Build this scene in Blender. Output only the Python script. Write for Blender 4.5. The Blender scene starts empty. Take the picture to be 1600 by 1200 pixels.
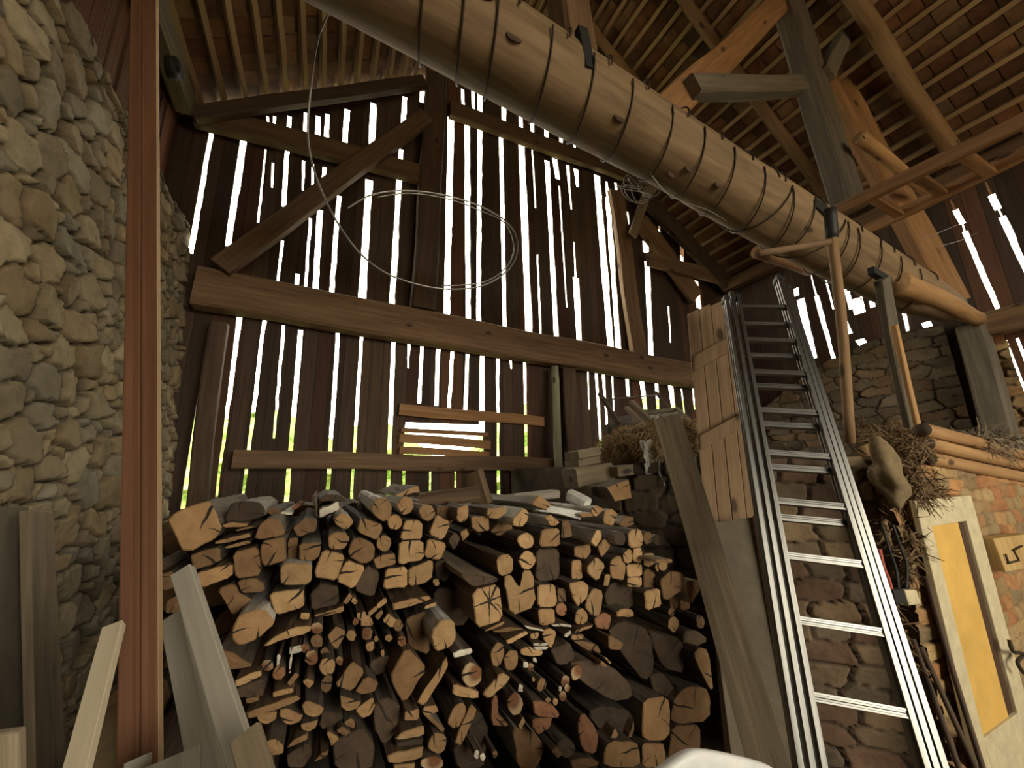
import bpy, math, random
import numpy as np
from mathutils import Matrix, Vector
random.seed(7); rng = np.random.default_rng(7)
SC = bpy.context.scene
COL = SC.collection
PI = math.pi

# ------------------------------------------------------------------ camera
F = 615.0
def nrm(v):
    v = np.array(v, float); return v / np.linalg.norm(v)
_vz = nrm((-300, 148, F)); _up = np.array((-55., -2650., F)); _up = nrm(_up - _vz * np.dot(nrm(_up), _vz) * np.linalg.norm(_up))
_vx = nrm(np.cross(_vz, _up))
if _vx[0] < 0: _vx = -_vx
RW = np.array([_vx, _vz, _up])            # world = RW @ (right, down, forward)
EYE = np.array([0.0, 0.0, 1.65])
def ray(x, y): return RW @ np.array([x - 800.0, y - 600.0, F])
def onY(x, y, Y): d = ray(x, y); return EYE + d * (Y / d[1])
def onX(x, y, X): d = ray(x, y); return EYE + d * (X / d[0])
def onZ(x, y, Z): d = ray(x, y); return EYE + d * ((Z - EYE[2]) / d[2])
def onP(x, y, p0, n):
    d = ray(x, y); return EYE + d * (np.dot(np.array(p0) - EYE, n) / np.dot(d, n))
def onD(x, y, dist): d = ray(x, y); return EYE + d * (dist / math.hypot(d[0], d[1]))
def depth(p): return float(RW.T[2] @ (np.array(p) - EYE))

cam = bpy.data.cameras.new('camera'); camo = bpy.data.objects.new('camera', cam); COL.objects.link(camo)
cam.sensor_width = 36; cam.lens = F / 1600 * 36; cam.clip_start = 0.02; cam.clip_end = 200
cols = np.array([RW @ np.array([1, 0, 0]), RW @ np.array([0, -1, 0]), RW @ np.array([0, 0, -1])]).T
M = Matrix([[*cols[0], 0], [*cols[1], 0], [*cols[2], EYE[2]], [0, 0, 0, 1]])
camo.matrix_world = M
SC.camera = camo

# ------------------------------------------------------------------ materials
def nodes(name):
    m = bpy.data.materials.new(name); m.use_nodes = True
    nt = m.node_tree; nt.nodes.clear()
    out = nt.nodes.new('ShaderNodeOutputMaterial'); b = nt.nodes.new('ShaderNodeBsdfPrincipled')
    nt.links.new(b.outputs[0], out.inputs[0])
    return m, nt, b
def N(nt, t, **kw):
    n = nt.nodes.new('ShaderNode' + t)
    for k, v in kw.items():
        if k == 'ins':
            for a, c in v.items(): n.inputs[a].default_value = c
        else: setattr(n, k, v)
    return n
def ramp(nt, fac, stops):
    r = nt.nodes.new('ShaderNodeValToRGB'); e = r.color_ramp.elements
    while len(e) < len(stops): e.new(0.5)
    for i, (p, c) in enumerate(stops):
        e[i].position = p; e[i].color = (*c, 1) if len(c) == 3 else c
    nt.links.new(fac, r.inputs[0]); return r.outputs[0]
def mix(nt, a, b, fac, mode='MIX'):
    n = nt.nodes.new('ShaderNodeMix'); n.data_type = 'RGBA'; n.blend_type = mode
    for s, v in ((0, fac), (6, a), (7, b)):
        if hasattr(v, 'links') or hasattr(v, 'is_linked'): nt.links.new(v, n.inputs[s])
        else: n.inputs[s].default_value = v if s == 0 else ((*v, 1) if len(v) == 3 else v)
    return n.outputs[2]
def math_(nt, op, a, b=None, c=None):
    n = nt.nodes.new('ShaderNodeMath'); n.operation = op
    for i, v in enumerate((a, b, c)):
        if v is None: continue
        if hasattr(v, 'is_linked'): nt.links.new(v, n.inputs[i])
        else: n.inputs[i].default_value = v
    return n.outputs[0]
def coords(nt, scale, rand=True, src='Object'):
    tc = N(nt, 'TexCoord'); mp = N(nt, 'Mapping'); mp.inputs['Scale'].default_value = scale
    nt.links.new(tc.outputs[src], mp.inputs[0])
    if rand:
        oi = N(nt, 'ObjectInfo'); cx = N(nt, 'CombineXYZ')
        r = math_(nt, 'MULTIPLY', oi.outputs['Random'], 37.0)
        for i in range(3): nt.links.new(r, cx.inputs[i])
        va = N(nt, 'VectorMath', operation='ADD'); nt.links.new(mp.outputs[0], va.inputs[0]); nt.links.new(cx.outputs[0], va.inputs[1])
        return va.outputs[0]
    return mp.outputs[0]
def noise(nt, vec, scale=1, detail=5, rough=.6, dist=0):
    n = N(nt, 'TexNoise'); n.inputs['Scale'].default_value = scale; n.inputs['Detail'].default_value = detail
    n.inputs['Roughness'].default_value = rough; n.inputs['Distortion'].default_value = dist
    nt.links.new(vec, n.inputs['Vector']); return n.outputs['Fac']
def bump(nt, b, h, strength, dist=.01):
    n = N(nt, 'Bump'); n.inputs['Strength'].default_value = strength; n.inputs['Distance'].default_value = dist
    nt.links.new(h, n.inputs['Height']); nt.links.new(n.outputs[0], b.inputs['Normal'])
def wood(name, dark, mid, light, rough=.8, fine=30., var=.25, bmp=.5, knots=True, src='Object', axis=0):
    """plank / timber with the grain along one local axis (0 = X)"""
    m, nt, b = nodes(name)
    s = [fine] * 3; s[axis] = 1.6
    s2 = [6.] * 3; s2[axis] = .7
    g = noise(nt, coords(nt, s, src=src), 1, 6, .65, .3)
    l = noise(nt, coords(nt, s2, src=src), 1, 4, .6, .6)
    f = math_(nt, 'ADD', math_(nt, 'MULTIPLY', g, .6), math_(nt, 'MULTIPLY', l, .4))
    c = ramp(nt, f, [(.3, dark), (.5, mid), (.72, light)])
    if knots:
        ks = [5.] * 3; ks[axis] = 2.2
        v = N(nt, 'TexVoronoi'); v.inputs['Scale'].default_value = 1; nt.links.new(coords(nt, ks, src=src), v.inputs['Vector'])
        kf = ramp(nt, v.outputs['Distance'], [(.07, (1, 1, 1)), (.14, (0, 0, 0))])
        c = mix(nt, c, tuple(x * .45 for x in dark), kf)
    oi = N(nt, 'ObjectInfo')
    hv = N(nt, 'HueSaturation'); nt.links.new(c, hv.inputs['Color'])
    nt.links.new(math_(nt, 'MULTIPLY_ADD', oi.outputs['Random'], var * 2, 1 - var), hv.inputs['Value'])
    nt.links.new(hv.outputs[0], b.inputs['Base Color']); b.inputs['Roughness'].default_value = rough
    bump(nt, b, f, bmp, .012)
    return m
def flat(name, col, rough=.6, metal=0., bmp=0, scale=20, var=.12):
    m, nt, b = nodes(name)
    f = noise(nt, coords(nt, (scale,) * 3), 1, 5)
    c = ramp(nt, f, [(.3, tuple(x * (1 - var * 1.6) for x in col)), (.7, tuple(min(1, x * (1 + var)) for x in col))])
    nt.links.new(c, b.inputs['Base Color']); b.inputs['Roughness'].default_value = rough; b.inputs['Metallic'].default_value = metal
    if bmp: bump(nt, b, f, bmp)
    return m
def endgrain(name, a, bcol, ringcol, heart=None, crackw=.0045, var=.25, star=False):
    """sawn log end: growth rings about the local X axis, one drying crack, saw fuzz"""
    m, nt, b = nodes(name)
    tc = N(nt, 'TexCoord'); sep = N(nt, 'SeparateXYZ')
    wn = N(nt, 'TexNoise'); wn.inputs['Scale'].default_value = 14; nt.links.new(coords(nt, (1, 1, 1)), wn.inputs['Vector'])
    oi = N(nt, 'ObjectInfo')
    off = N(nt, 'CombineXYZ')
    nt.links.new(math_(nt, 'MULTIPLY_ADD', oi.outputs['Random'], .05, -.025), off.inputs[1])
    fr = math_(nt, 'FRACT', math_(nt, 'MULTIPLY', oi.outputs['Random'], 7.3))
    nt.links.new(math_(nt, 'MULTIPLY_ADD', fr, .05, -.025), off.inputs[2])
    ad = N(nt, 'VectorMath', operation='ADD'); nt.links.new(tc.outputs['Object'], ad.inputs[0]); nt.links.new(off.outputs[0], ad.inputs[1])
    rot = N(nt, 'VectorRotate', rotation_type='X_AXIS'); nt.links.new(ad.outputs[0], rot.inputs['Vector'])
    nt.links.new(math_(nt, 'MULTIPLY', math_(nt, 'FRACT', math_(nt, 'MULTIPLY', oi.outputs['Random'], 13.7)), 6.283), rot.inputs['Angle'])
    nt.links.new(rot.outputs[0], sep.inputs[0])
    y, z = sep.outputs[1], sep.outputs[2]
    r = math_(nt, 'SQRT', math_(nt, 'ADD', math_(nt, 'MULTIPLY', y, y), math_(nt, 'MULTIPLY', z, z)))
    rr = math_(nt, 'ADD', r, math_(nt, 'MULTIPLY', wn.outputs['Fac'], .012))
    s = math_(nt, 'SINE', math_(nt, 'MULTIPLY', rr, 900.))
    blot = noise(nt, coords(nt, (16, 16, 16)), 1, 4, .6)
    c = ramp(nt, blot, [(.3, a), (.7, bcol)])
    c = mix(nt, c, ringcol, math_(nt, 'MULTIPLY', math_(nt, 'MAXIMUM', s, 0.), .28))
    if heart: c = mix(nt, heart, c, ramp(nt, rr, [(.028, (0, 0, 0)), (.05, (1, 1, 1))]))
    # tapering crack from the heart along +y, and a shorter one across
    zz = math_(nt, 'ADD', z, math_(nt, 'MULTIPLY', math_(nt, 'SUBTRACT', wn.outputs['Fac'], .5), .03))
    w = math_(nt, 'MULTIPLY', math_(nt, 'ADD', y, .01), .1)
    ck = math_(nt, 'LESS_THAN', math_(nt, 'ABSOLUTE', zz), math_(nt, 'MINIMUM', w, crackw))
    yy = math_(nt, 'ADD', y, math_(nt, 'MULTIPLY', math_(nt, 'SUBTRACT', wn.outputs['Fac'], .5), .04))
    ck2 = math_(nt, 'LESS_THAN', math_(nt, 'ABSOLUTE', yy), math_(nt, 'MINIMUM', math_(nt, 'MULTIPLY', math_(nt, 'SUBTRACT', z, .015), .07), crackw * .5))
    if star:
        for an in (.75, 1.9, 2.6):
            q = math_(nt, 'ADD', math_(nt, 'MULTIPLY', zz, math.cos(an)), math_(nt, 'MULTIPLY', yy, -math.sin(an)))
            ck2 = math_(nt, 'MAXIMUM', ck2, math_(nt, 'LESS_THAN', math_(nt, 'ABSOLUTE', q), math_(nt, 'MAXIMUM', math_(nt, 'MULTIPLY_ADD', r, -.045, .0045), 0.)))
    c = mix(nt, c, (.02, .012, .006), math_(nt, 'MAXIMUM', ck, ck2))
    hv = N(nt, 'HueSaturation'); nt.links.new(c, hv.inputs['Color'])
    nt.links.new(math_(nt, 'MULTIPLY_ADD', oi.outputs['Random'], var * 2, 1 - var), hv.inputs['Value'])
    nt.links.new(hv.outputs[0], b.inputs['Base Color']); b.inputs['Roughness'].default_value = .85
    bump(nt, b, math_(nt, 'SUBTRACT', noise(nt, coords(nt, (90, 90, 90)), 1, 3), math_(nt, 'MAXIMUM', ck, ck2)), .35, .006)
    return m
def tinted(name, scale=9., rough=.95, grain=.35, light=1.0):
    """masonry / tiles: a tint stored per stone or tile, times natural blotches"""
    m, nt, b = nodes(name)
    at = N(nt, 'Attribute', attribute_name='tint')
    f = noise(nt, coords(nt, (scale,) * 3, rand=False), 1, 8, .68)
    c = mix(nt, at.outputs['Color'], ramp(nt, f, [(.28, (1 - grain * 1.3,) * 3), (.5, (1 - grain * .3,) * 3), (.75, (1, 1, 1))]), 1.0, 'MULTIPLY')
    f2 = noise(nt, coords(nt, (scale * .35,) * 3, rand=False), 1, 5, .6)
    c = mix(nt, c, ramp(nt, f2, [(.35, (.74, .68, .58)), (.65, (1, 1, 1))]), .8, 'MULTIPLY')
    nt.links.new(c, b.inputs['Base Color']); b.inputs['Roughness'].default_value = rough
    bump(nt, b, noise(nt, coords(nt, (scale * 4,) * 3, rand=False), 1, 6, .7), .5, .012)
    return m
def plankwall(name, dark, mid, light, ax='X'):
    """upright boards 13 cm wide, each with its own tone, grain upright"""
    m, nt, b = nodes(name)
    tc = N(nt, 'TexCoord'); sep = N(nt, 'SeparateXYZ'); nt.links.new(tc.outputs['Object'], sep.inputs[0])
    u = sep.outputs[0 if ax == 'X' else 1]
    fl = math_(nt, 'FLOOR', math_(nt, 'MULTIPLY', math_(nt, 'ADD', u, 20.), 7.4))
    wn = N(nt, 'TexWhiteNoise', noise_dimensions='1D'); nt.links.new(fl, wn.inputs['W'])
    sc = (30, 30, 1.3)
    g = noise(nt, coords(nt, sc, rand=False), 1, 6, .65, .25)
    f = math_(nt, 'ADD', math_(nt, 'MULTIPLY', g, .55), math_(nt, 'MULTIPLY', wn.outputs['Value'], .35))
    c = ramp(nt, f, [(.2, dark), (.5, mid), (.72, light)])
    red = ramp(nt, math_(nt, 'FRACT', math_(nt, 'MULTIPLY', wn.outputs['Value'], 9.1)), [(.78, (0, 0, 0)), (.8, (1, 1, 1))])
    c = mix(nt, c, (1.35, .78, .55), math_(nt, 'MULTIPLY', red, .6), 'MULTIPLY')
    ed = math_(nt, 'FRACT', math_(nt, 'MULTIPLY', math_(nt, 'ADD', u, 20.), 7.4))
    seam = math_(nt, 'LESS_THAN', ed, .035)
    c = mix(nt, c, (.008, .006, .005), seam)
    nt.links.new(c, b.inputs['Base Color']); b.inputs['Roughness'].default_value = .85
    bump(nt, b, math_(nt, 'SUBTRACT', f, seam), .6, .015)
    return m

MW = {}
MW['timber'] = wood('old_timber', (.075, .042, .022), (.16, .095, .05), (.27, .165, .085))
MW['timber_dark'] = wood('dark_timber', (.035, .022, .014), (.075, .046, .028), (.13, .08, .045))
MW['timber_grey'] = wood('grey_timber', (.07, .058, .042), (.135, .112, .08), (.23, .19, .135))
MW['timber_orange'] = wood('orange_timber', (.14, .065, .025), (.26, .135, .055), (.4, .22, .1))
MW['log'] = wood('peeled_log', (.1, .064, .034), (.22, .145, .076), (.36, .245, .135), fine=17, var=.02)
MW['pole'] = wood('peeled_pole', (.24, .125, .05), (.42, .235, .1), (.56, .34, .155), fine=22, var=.1)
MW['red'] = wood('red_brown_board', (.075, .029, .011), (.118, .047, .018), (.165, .07, .028), fine=45, var=.06, bmp=.12)
MW['fresh'] = wood('fresh_sawn_edge', (.3, .185, .095), (.4, .26, .14), (.48, .33, .19), fine=40, var=.05, bmp=.15)
MW['cream'] = wood('cream_sawn_plank', (.4, .33, .22), (.52, .44, .31), (.62, .54, .4), fine=18, var=.04, bmp=.15, knots=False)
MW['plank'] = wood('weathered_plank', (.12, .09, .056), (.22, .17, .108), (.33, .265, .175), var=.1)
MW['plank_warm'] = wood('tan_door_plank', (.17, .105, .055), (.28, .18, .098), (.38, .26, .15), var=.1)
MW['greyboard'] = wood('pale_grey_board', (.25, .225, .18), (.35, .32, .26), (.45, .41, .34), fine=20, var=.06, bmp=.15, knots=False)
MW['bark'] = wood('log_bark', (.035, .025, .017), (.085, .062, .042), (.19, .15, .11), fine=26, var=.35, bmp=1.)
MW['barkgrey'] = wood('silver_grey_log_side', (.12, .1, .08), (.27, .235, .19), (.5, .46, .4), fine=22, var=.25, bmp=.8)
MW['barkwhite'] = wood('white_birch_bark', (.25, .23, .2), (.55, .53, .49), (.78, .76, .72), fine=10, var=.1, bmp=.4, axis=1)
MW['splitside'] = wood('split_wood_side', (.05, .03, .015), (.11, .065, .034), (.2, .125, .065), fine=26, var=.3, bmp=.9)
EG = {
 'pale': endgrain('pale_log_end', (.33, .195, .085), (.47, .3, .145), (.25, .135, .055)),
 'tan': endgrain('tan_log_end', (.25, .14, .06), (.37, .22, .1), (.19, .1, .04)),
 'brown': endgrain('brown_log_end', (.15, .08, .035), (.23, .13, .058), (.11, .058, .024)),
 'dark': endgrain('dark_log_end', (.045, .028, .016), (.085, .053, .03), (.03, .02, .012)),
 'ring': endgrain('ringed_log_end', (.36, .25, .14), (.48, .34, .2), (.26, .16, .08), heart=(.16, .065, .025)),
 'red': endgrain('reddish_log_end', (.22, .095, .045), (.31, .15, .075), (.17, .07, .03)),
 'star': endgrain('star_cracked_log_end', (.33, .195, .085), (.47, .3, .145), (.25, .135, .055), star=True),
 'white': endgrain('white_log_end', (.5, .45, .36), (.66, .61, .5), (.4, .34, .26)),
}
MW['alu'] = None
m, nt, b = nodes('brushed_aluminium')
b.inputs['Metallic'].default_value = 1; b.inputs['Roughness'].default_value = .36
c = ramp(nt, noise(nt, coords(nt, (1, 60, 60)), 1, 4), [(.3, (.17, .165, .155)), (.7, (.33, .325, .31))]); nt.links.new(c, b.inputs['Base Color']); MW['alu'] = m
MW['iron'] = flat('rusty_iron', (.06, .042, .03), .7, .5, .2)
MW['wire'] = flat('galvanised_wire', (.34, .32, .29), .45, .8)
MW['wiredark'] = flat('dark_wire', (.05, .032, .02), .6, .3)
MW['black'] = flat('black_rubber', (.018, .018, .017), .6)
MW['white'] = flat('white_paint_worn', (.62, .53, .34), .6, 0, .15, 14, .12)
MW['yellow'] = flat('yellow_paint', (.72, .44, .11), .55, 0, .1, 6, .1)
MW['brownpaint'] = flat('dark_brown_slot', (.07, .035, .018), .6)  # dark brown filling of the slot beside the yellow panel
MW['plastic'] = flat('cloudy_plastic_sheet', (.42, .41, .37), .35, 0, .3, 8)
MW['sack'] = flat('jute_sack', (.2, .145, .075), .95, 0, .6, 30)
MW['whiteplastic'] = flat('white_plastic', (.82, .82, .8), .4, 0, .2, 6)
MW['red_tape'] = flat('red_plastic', (.4, .08, .05), .6)
MW['hay'] = flat('dry_hay', (.44, .31, .16), .95, 0, .4, 40, .35)
MW['haydark'] = flat('dusty_old_hay', (.2, .125, .06), .95, 0, .6, 30, .4)
MW['earth'] = flat('earth_floor', (.1, .075, .05), .95, 0, .5, 8, .3)
MW['concrete'] = flat('grey_board_panel', (.13, .108, .075), .9, 0, .2, 10)
MW['concrete2'] = flat('grey_brown_sheet', (.2, .165, .115), .9, 0, .15, 10)
MW['boxwood'] = wood('yellowish_box_board', (.36, .22, .08), (.5, .33, .13), (.6, .42, .18), fine=18, var=.05)
MW['iron2'] = flat('grey_iron', (.2, .17, .13), .6, .4)
MW['pole_green_lit'] = wood('green_lit_pole', (.2, .2, .12), (.34, .34, .22), (.46, .46, .32), fine=20, var=.05)  # green cast of the light from outdoors, painted into the wood
MW['stone'] = tinted('rubble_stone', 8.)
MW['tile'] = tinted('clay_tile', 7., .85, .45)
MW['brick'] = tinted('brick_masonry', 10.)
MW['gable'] = plankwall('gable_boards', (.03, .018, .012), (.07, .043, .027), (.125, .078, .048))
MW['sideboards'] = plankwall('side_boards', (.035, .022, .016), (.07, .045, .03), (.13, .085, .055), ax='Y')
MW['lath'] = plankwall('reddish_upper_boards', (.07, .03, .016), (.13, .058, .03), (.2, .1, .05), ax='Y')
MW['leaf'] = flat('hedge_leaves', (.2, .33, .05), .7, 0, .6, 12, .5)
MW['grass'] = flat('dry_yard_ground', (.3, .245, .16), .9, 0, .5, 10, .4)
m, nt, b = nodes('dusty_glass'); b.inputs['Base Color'].default_value = (.16, .15, .12, 1); b.inputs['Roughness'].default_value = .35; b.inputs['Alpha'].default_value = .6; MW['glass'] = m

# ------------------------------------------------------------------ mesh helpers
def mesh(name, verts, faces, mats, midx=None, smooth=False):
    me = bpy.data.meshes.new(name); me.from_pydata([tuple(map(float, v)) for v in verts], [], [tuple(f) for f in faces])
    for m in (mats if isinstance(mats, (list, tuple)) else [mats]): me.materials.append(m)
    if midx is not None: me.polygons.foreach_set('material_index', list(midx))
    if smooth: me.polygons.foreach_set('use_smooth', [True] * len(me.polygons))
    me.update(); return me
def world(o): return o.matrix_basis if o.parent is None else world(o.parent) @ o.matrix_basis
def link(name, me, parent=None, mw=None):
    o = bpy.data.objects.new(name, me); COL.objects.link(o); mw = Matrix() if mw is None else mw
    if parent is not None:
        o.parent = parent; o.matrix_basis = world(parent).inverted() @ mw
    else: o.matrix_basis = mw
    return o
def tag(o, label, cat, group=None, kind='thing'):
    o['label'] = label; o['category'] = cat; o['kind'] = kind
    if group: o['group'] = group
    return o
def struct(o): o['kind'] = 'structure'; return o
WM = {}
def frame(A, B, up=(0, 0, 1)):
    """matrix with local X from A to B, local Z near `up`, origin A"""
    A = Vector(A); x = (Vector(B) - A); L = x.length; x.normalize(); u = Vector(up)
    if abs(x.dot(u)) > .98: u = Vector((0, 1, 0))
    y = u.cross(x).normalized(); z = x.cross(y)
    return Matrix(((x.x, y.x, z.x, A.x), (x.y, y.y, z.y, A.y), (x.z, y.z, z.z, A.z), (0, 0, 0, 1))), L
class MB:
    def __init__(s): s.v = []; s.f = []; s.m = []
    def add(s, vs, fs, mi=0):
        b = len(s.v); s.v += [tuple(map(float, v)) for v in vs]; s.f += [tuple(i + b for i in f) for f in fs]; s.m += ([mi] * len(fs) if isinstance(mi, int) else mi)
    def box(s, x0, x1, y0, y1, z0, z1, mi=0, mat=None):
        vs = [(x, y, z) for x in (x0, x1) for y in (y0, y1) for z in (z0, z1)]
        if mat is not None: vs = [mat @ Vector(v) for v in vs]
        s.add(vs, [(0, 1, 3, 2), (4, 6, 7, 5), (0, 4, 5, 1), (2, 3, 7, 6), (0, 2, 6, 4), (1, 5, 7, 3)], mi)
    def loft(s, rings, mi=0, cap=True, mcap=None):
        b = len(s.v); n = len(rings[0])
        for r in rings: s.v += [tuple(map(float, p)) for p in r]
        for k in range(len(rings) - 1):
            for i in range(n):
                j = (i + 1) % n
                s.f.append((b + k * n + i, b + k * n + j, b + (k + 1) * n + j, b + (k + 1) * n + i)); s.m.append(mi)
        if cap:
            mc = mi if mcap is None else mcap
            s.f.append(tuple(b + i for i in reversed(range(n)))); s.m.append(mc)
            e = b + (len(rings) - 1) * n; s.f.append(tuple(e + i for i in range(n))); s.m.append(mc)
    def tube(s, pts, r, n=6, mi=0, r1=None):
        pts = [Vector(p) for p in pts]; rings = []; u = None
        for i, p in enumerate(pts):
            t = (pts[min(i + 1, len(pts) - 1)] - pts[max(i - 1, 0)]).normalized()
            if u is None:
                u = t.orthogonal().normalized()
            else:
                u = (u - t * u.dot(t)); u = u.normalized() if u.length > 1e-6 else t.orthogonal().normalized()
            w = t.cross(u); rr = r if r1 is None else r + (r1 - r) * i / max(1, len(pts) - 1)
            rings.append([p + (u * math.cos(a) + w * math.sin(a)) * rr for a in [2 * PI * k / n for k in range(n)]])
        s.loft(rings, mi)
    def make(s, name, mats, parent=None, mw=None, smooth=False):
        return link(name, mesh(name, s.v, s.f, mats, s.m, smooth), parent, mw)
def spline(pts, sub=6):
    P = [np.array(p, float) for p in pts]; out = []
    for i in range(len(P) - 1):
        a, b_, c, d = P[max(i - 1, 0)], P[i], P[i + 1], P[min(i + 2, len(P) - 1)]
        for k in range(sub):
            t = k / sub
            out.append(.5 * ((2 * b_) + (c - a) * t + (2 * a - 5 * b_ + 4 * c - d) * t * t + (3 * b_ - a - 3 * c + d) * t ** 3))
    out.append(P[-1]); return out
def timber(name, A, B, w, h, mat='timber', up=(0, 0, 1), parent=None, rough=.008, ch=.12, taper=1., seg=None, bend=0.):
    """hewn beam from A to B: w across, h along `up`"""
    M_, L = frame(A, B, up); mb = MB(); n = seg or max(2, int(L / .35)); rings = []
    c = min(w, h) * ch
    sec = [(-w / 2 + c, -h / 2), (w / 2 - c, -h / 2), (w / 2, -h / 2 + c), (w / 2, h / 2 - c), (w / 2 - c, h / 2), (-w / 2 + c, h / 2), (-w / 2, h / 2 - c), (-w / 2, -h / 2 + c)]
    ph = [random.uniform(0, 6.28) for _ in range(4)]
    for k in range(n + 1):
        t = k / n; x = L * t; s = 1 + (taper - 1) * t
        oy = rough * math.sin(3.1 * t * L + ph[0]) ; oz = rough * math.sin(2.3 * t * L + ph[1]) + bend * math.sin(PI * t)
        rings.append([(x, y * s + oy + random.uniform(-1, 1) * rough * .5, z * s + oz + random.uniform(-1, 1) * rough * .5) for y, z in sec])
    mb.loft(rings)
    return mb.make(name, MW[mat] if isinstance(mat, str) else mat, parent, M_)
def pole(name, A, B, r0, r1=None, mat='pole', parent=None, n=12, wob=.006, cap='tan', bend=0.):
    M_, L = frame(A, B); mb = MB(); k = max(4, int(L / .2)); rings = []; r1 = r0 if r1 is None else r1
    p1, p2 = random.uniform(0, 6), random.uniform(0, 6)
    for i in range(k + 1):
        t = i / k; r = r0 + (r1 - r0) * t
        oy, oz = wob * math.sin(4 * t * L + p1), wob * math.sin(3.1 * t * L + p2) + bend * math.sin(PI * t)
        rings.append([(L * t, oy + r * math.cos(a) * (1 + random.uniform(-.04, .04)), oz + r * math.sin(a) * (1 + random.uniform(-.04, .04))) for a in [2 * PI * q / n for q in range(n)]])
    mb.loft(rings, 0, True, 1)
    return mb.make(name, [MW[mat], EG[cap]], parent, M_, True)
def wire(name, pts, r, mat='wire', parent=None, sub=5, n=5, smooth=True):
    pts = spline(pts, sub) if sub > 1 else [np.array(p) for p in pts]
    o = np.array(pts[0]); mb = MB(); mb.tube([p - o for p in pts], r, n)
    return mb.make(name, MW[mat], parent, Matrix.Translation(Vector(o)), smooth)
def empty(name, loc):
    o = bpy.data.objects.new(name, None); COL.objects.link(o); o.empty_display_size = .1
    o.matrix_basis = Matrix.Translation(Vector([float(c) for c in loc]))
    return o
def vnoise(x, y, seed=0):
    """smooth value noise on numpy arrays"""
    r = np.random.default_rng(seed).random((64, 64)); xi = np.floor(x).astype(int); yi = np.floor(y).astype(int)
    fx = x - xi; fy = y - yi; fx = fx * fx * (3 - 2 * fx); fy = fy * fy * (3 - 2 * fy)
    g = lambda a, b_: r[a % 64, b_ % 64]
    return (g(xi, yi) * (1 - fx) + g(xi + 1, yi) * fx) * (1 - fy) + (g(xi, yi + 1) * (1 - fx) + g(xi + 1, yi + 1) * fx) * fy
def fbm(x, y, s=0, o=4):
    t = 0; a = .5
    for k in range(o): t = t + a * vnoise(x * 2 ** k + 11 * k, y * 2 ** k + 7 * k, s + k); a *= .5
    return t
def masonry(name, O, U, V, Nn, w, h, res, seeds, tints, asp=1.0, joint=.025, dep=.06, rough=.02, mortar=(.16, .14, .11), mat='stone', topf=None, tiltk=.25, warp=.05, rads=None, pn=2., edge=1.1):
    """rubble / brick face: one cell per stone, each with its own tilt and tone, joints sunk between them"""
    nu, nv = int(w / res) + 1, int(h / res) + 1
    u, v = np.meshgrid(np.linspace(0, w, nu), np.linspace(0, h, nv), indexing='ij')
    if topf is not None: v = v * topf(u) / h
    uw = u + warp * (fbm(u * 7, v * 7, 3) - .47) * 2; vw = v + warp * (fbm(u * 7 + 9, v * 7 + 5, 5) - .47) * 2
    S = np.array(seeds); n = len(S); AN = rng.normal(0, .22, n); CA, SA = np.cos(AN)[None, :], np.sin(AN)[None, :]
    P = np.stack([uw.ravel(), vw.ravel() * asp], 1)
    i1 = np.zeros(len(P), int); d1 = np.full(len(P), 9.); d2 = np.full(len(P), 9.)
    for a in range(0, len(P), 20000):
        dx = P[a:a + 20000, None, 0] - S[None, :, 0]; dy = P[a:a + 20000, None, 1] - S[None, :, 1] * asp
        if pn == 2.: D = np.hypot(dx, dy)
        else:
            px = np.abs(dx * CA + dy * SA); py = np.abs(dy * CA - dx * SA); D = (px ** pn + py ** pn) ** (1 / pn)
        if rads is not None: D = D - np.array(rads)[None, :]
        k = np.argpartition(D, 2, 1)[:, :2]; r_ = np.arange(len(k))
        da, db = D[r_, k[:, 0]], D[r_, k[:, 1]]
        sw = da > db; i1[a:a + 20000] = np.where(sw, k[:, 1], k[:, 0]); d1[a:a + 20000] = np.minimum(da, db); d2[a:a + 20000] = np.maximum(da, db)
    e = (d2 - d1)
    tx, ty, tz = rng.normal(0, tiltk, n), rng.normal(0, tiltk, n), rng.uniform(-.5, .5, n)
    du, dv = P[:, 0] - S[i1, 0], P[:, 1] / asp - S[i1, 1]
    face = np.clip((e - joint * .35) / (joint * edge), 0, 1); face = face * face * (3 - 2 * face)
    hgt = -dep * (1 - face) + face * (tz[i1] * dep * .55 + du * tx[i1] + dv * ty[i1]) * .8
    hgt += rough * (fbm(u.ravel() * 9, v.ravel() * 9, 21, 5) - .47) * (.5 + .5 * face) + rough * .35 * (fbm(u.ravel() * 40, v.ravel() * 40, 31, 3) - .47)
    O, U, V, Nn = map(np.array, (O, U, V, Nn))
    X = O + u.reshape(-1, 1) * U + v.reshape(-1, 1) * V + hgt[:, None] * Nn
    idx = np.arange(nu * nv).reshape(nu, nv)
    q = np.stack([idx[:-1, :-1], idx[1:, :-1], idx[1:, 1:], idx[:-1, 1:]], -1).reshape(-1, 4)
    if np.dot(np.cross(U, V), Nn) < 0: q = q[:, ::-1]
    me = bpy.data.meshes.new(name)
    me.vertices.add(len(X)); me.vertices.foreach_set('co', X.ravel())
    me.loops.add(q.size); me.loops.foreach_set('vertex_index', q.ravel().astype(np.int32))
    me.polygons.add(len(q)); me.polygons.foreach_set('loop_start', np.arange(0, q.size, 4, dtype=np.int32))
    me.polygons.foreach_set('use_smooth', np.ones(len(q), bool))
    me.materials.append(MW[mat]); me.update(calc_edges=True)
    at = me.color_attributes.new('tint', 'FLOAT_COLOR', 'POINT')
    T = np.array(tints)[rng.integers(0, len(tints), n)] * rng.uniform(.8, 1.15, (n, 1))
    C = np.ones((len(X), 4)); C[:, :3] = T[i1] * face[:, None] + np.array(mortar) * (1 - face[:, None])
    at.data.foreach_set('color', C.ravel())
    return link(name, me)
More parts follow.
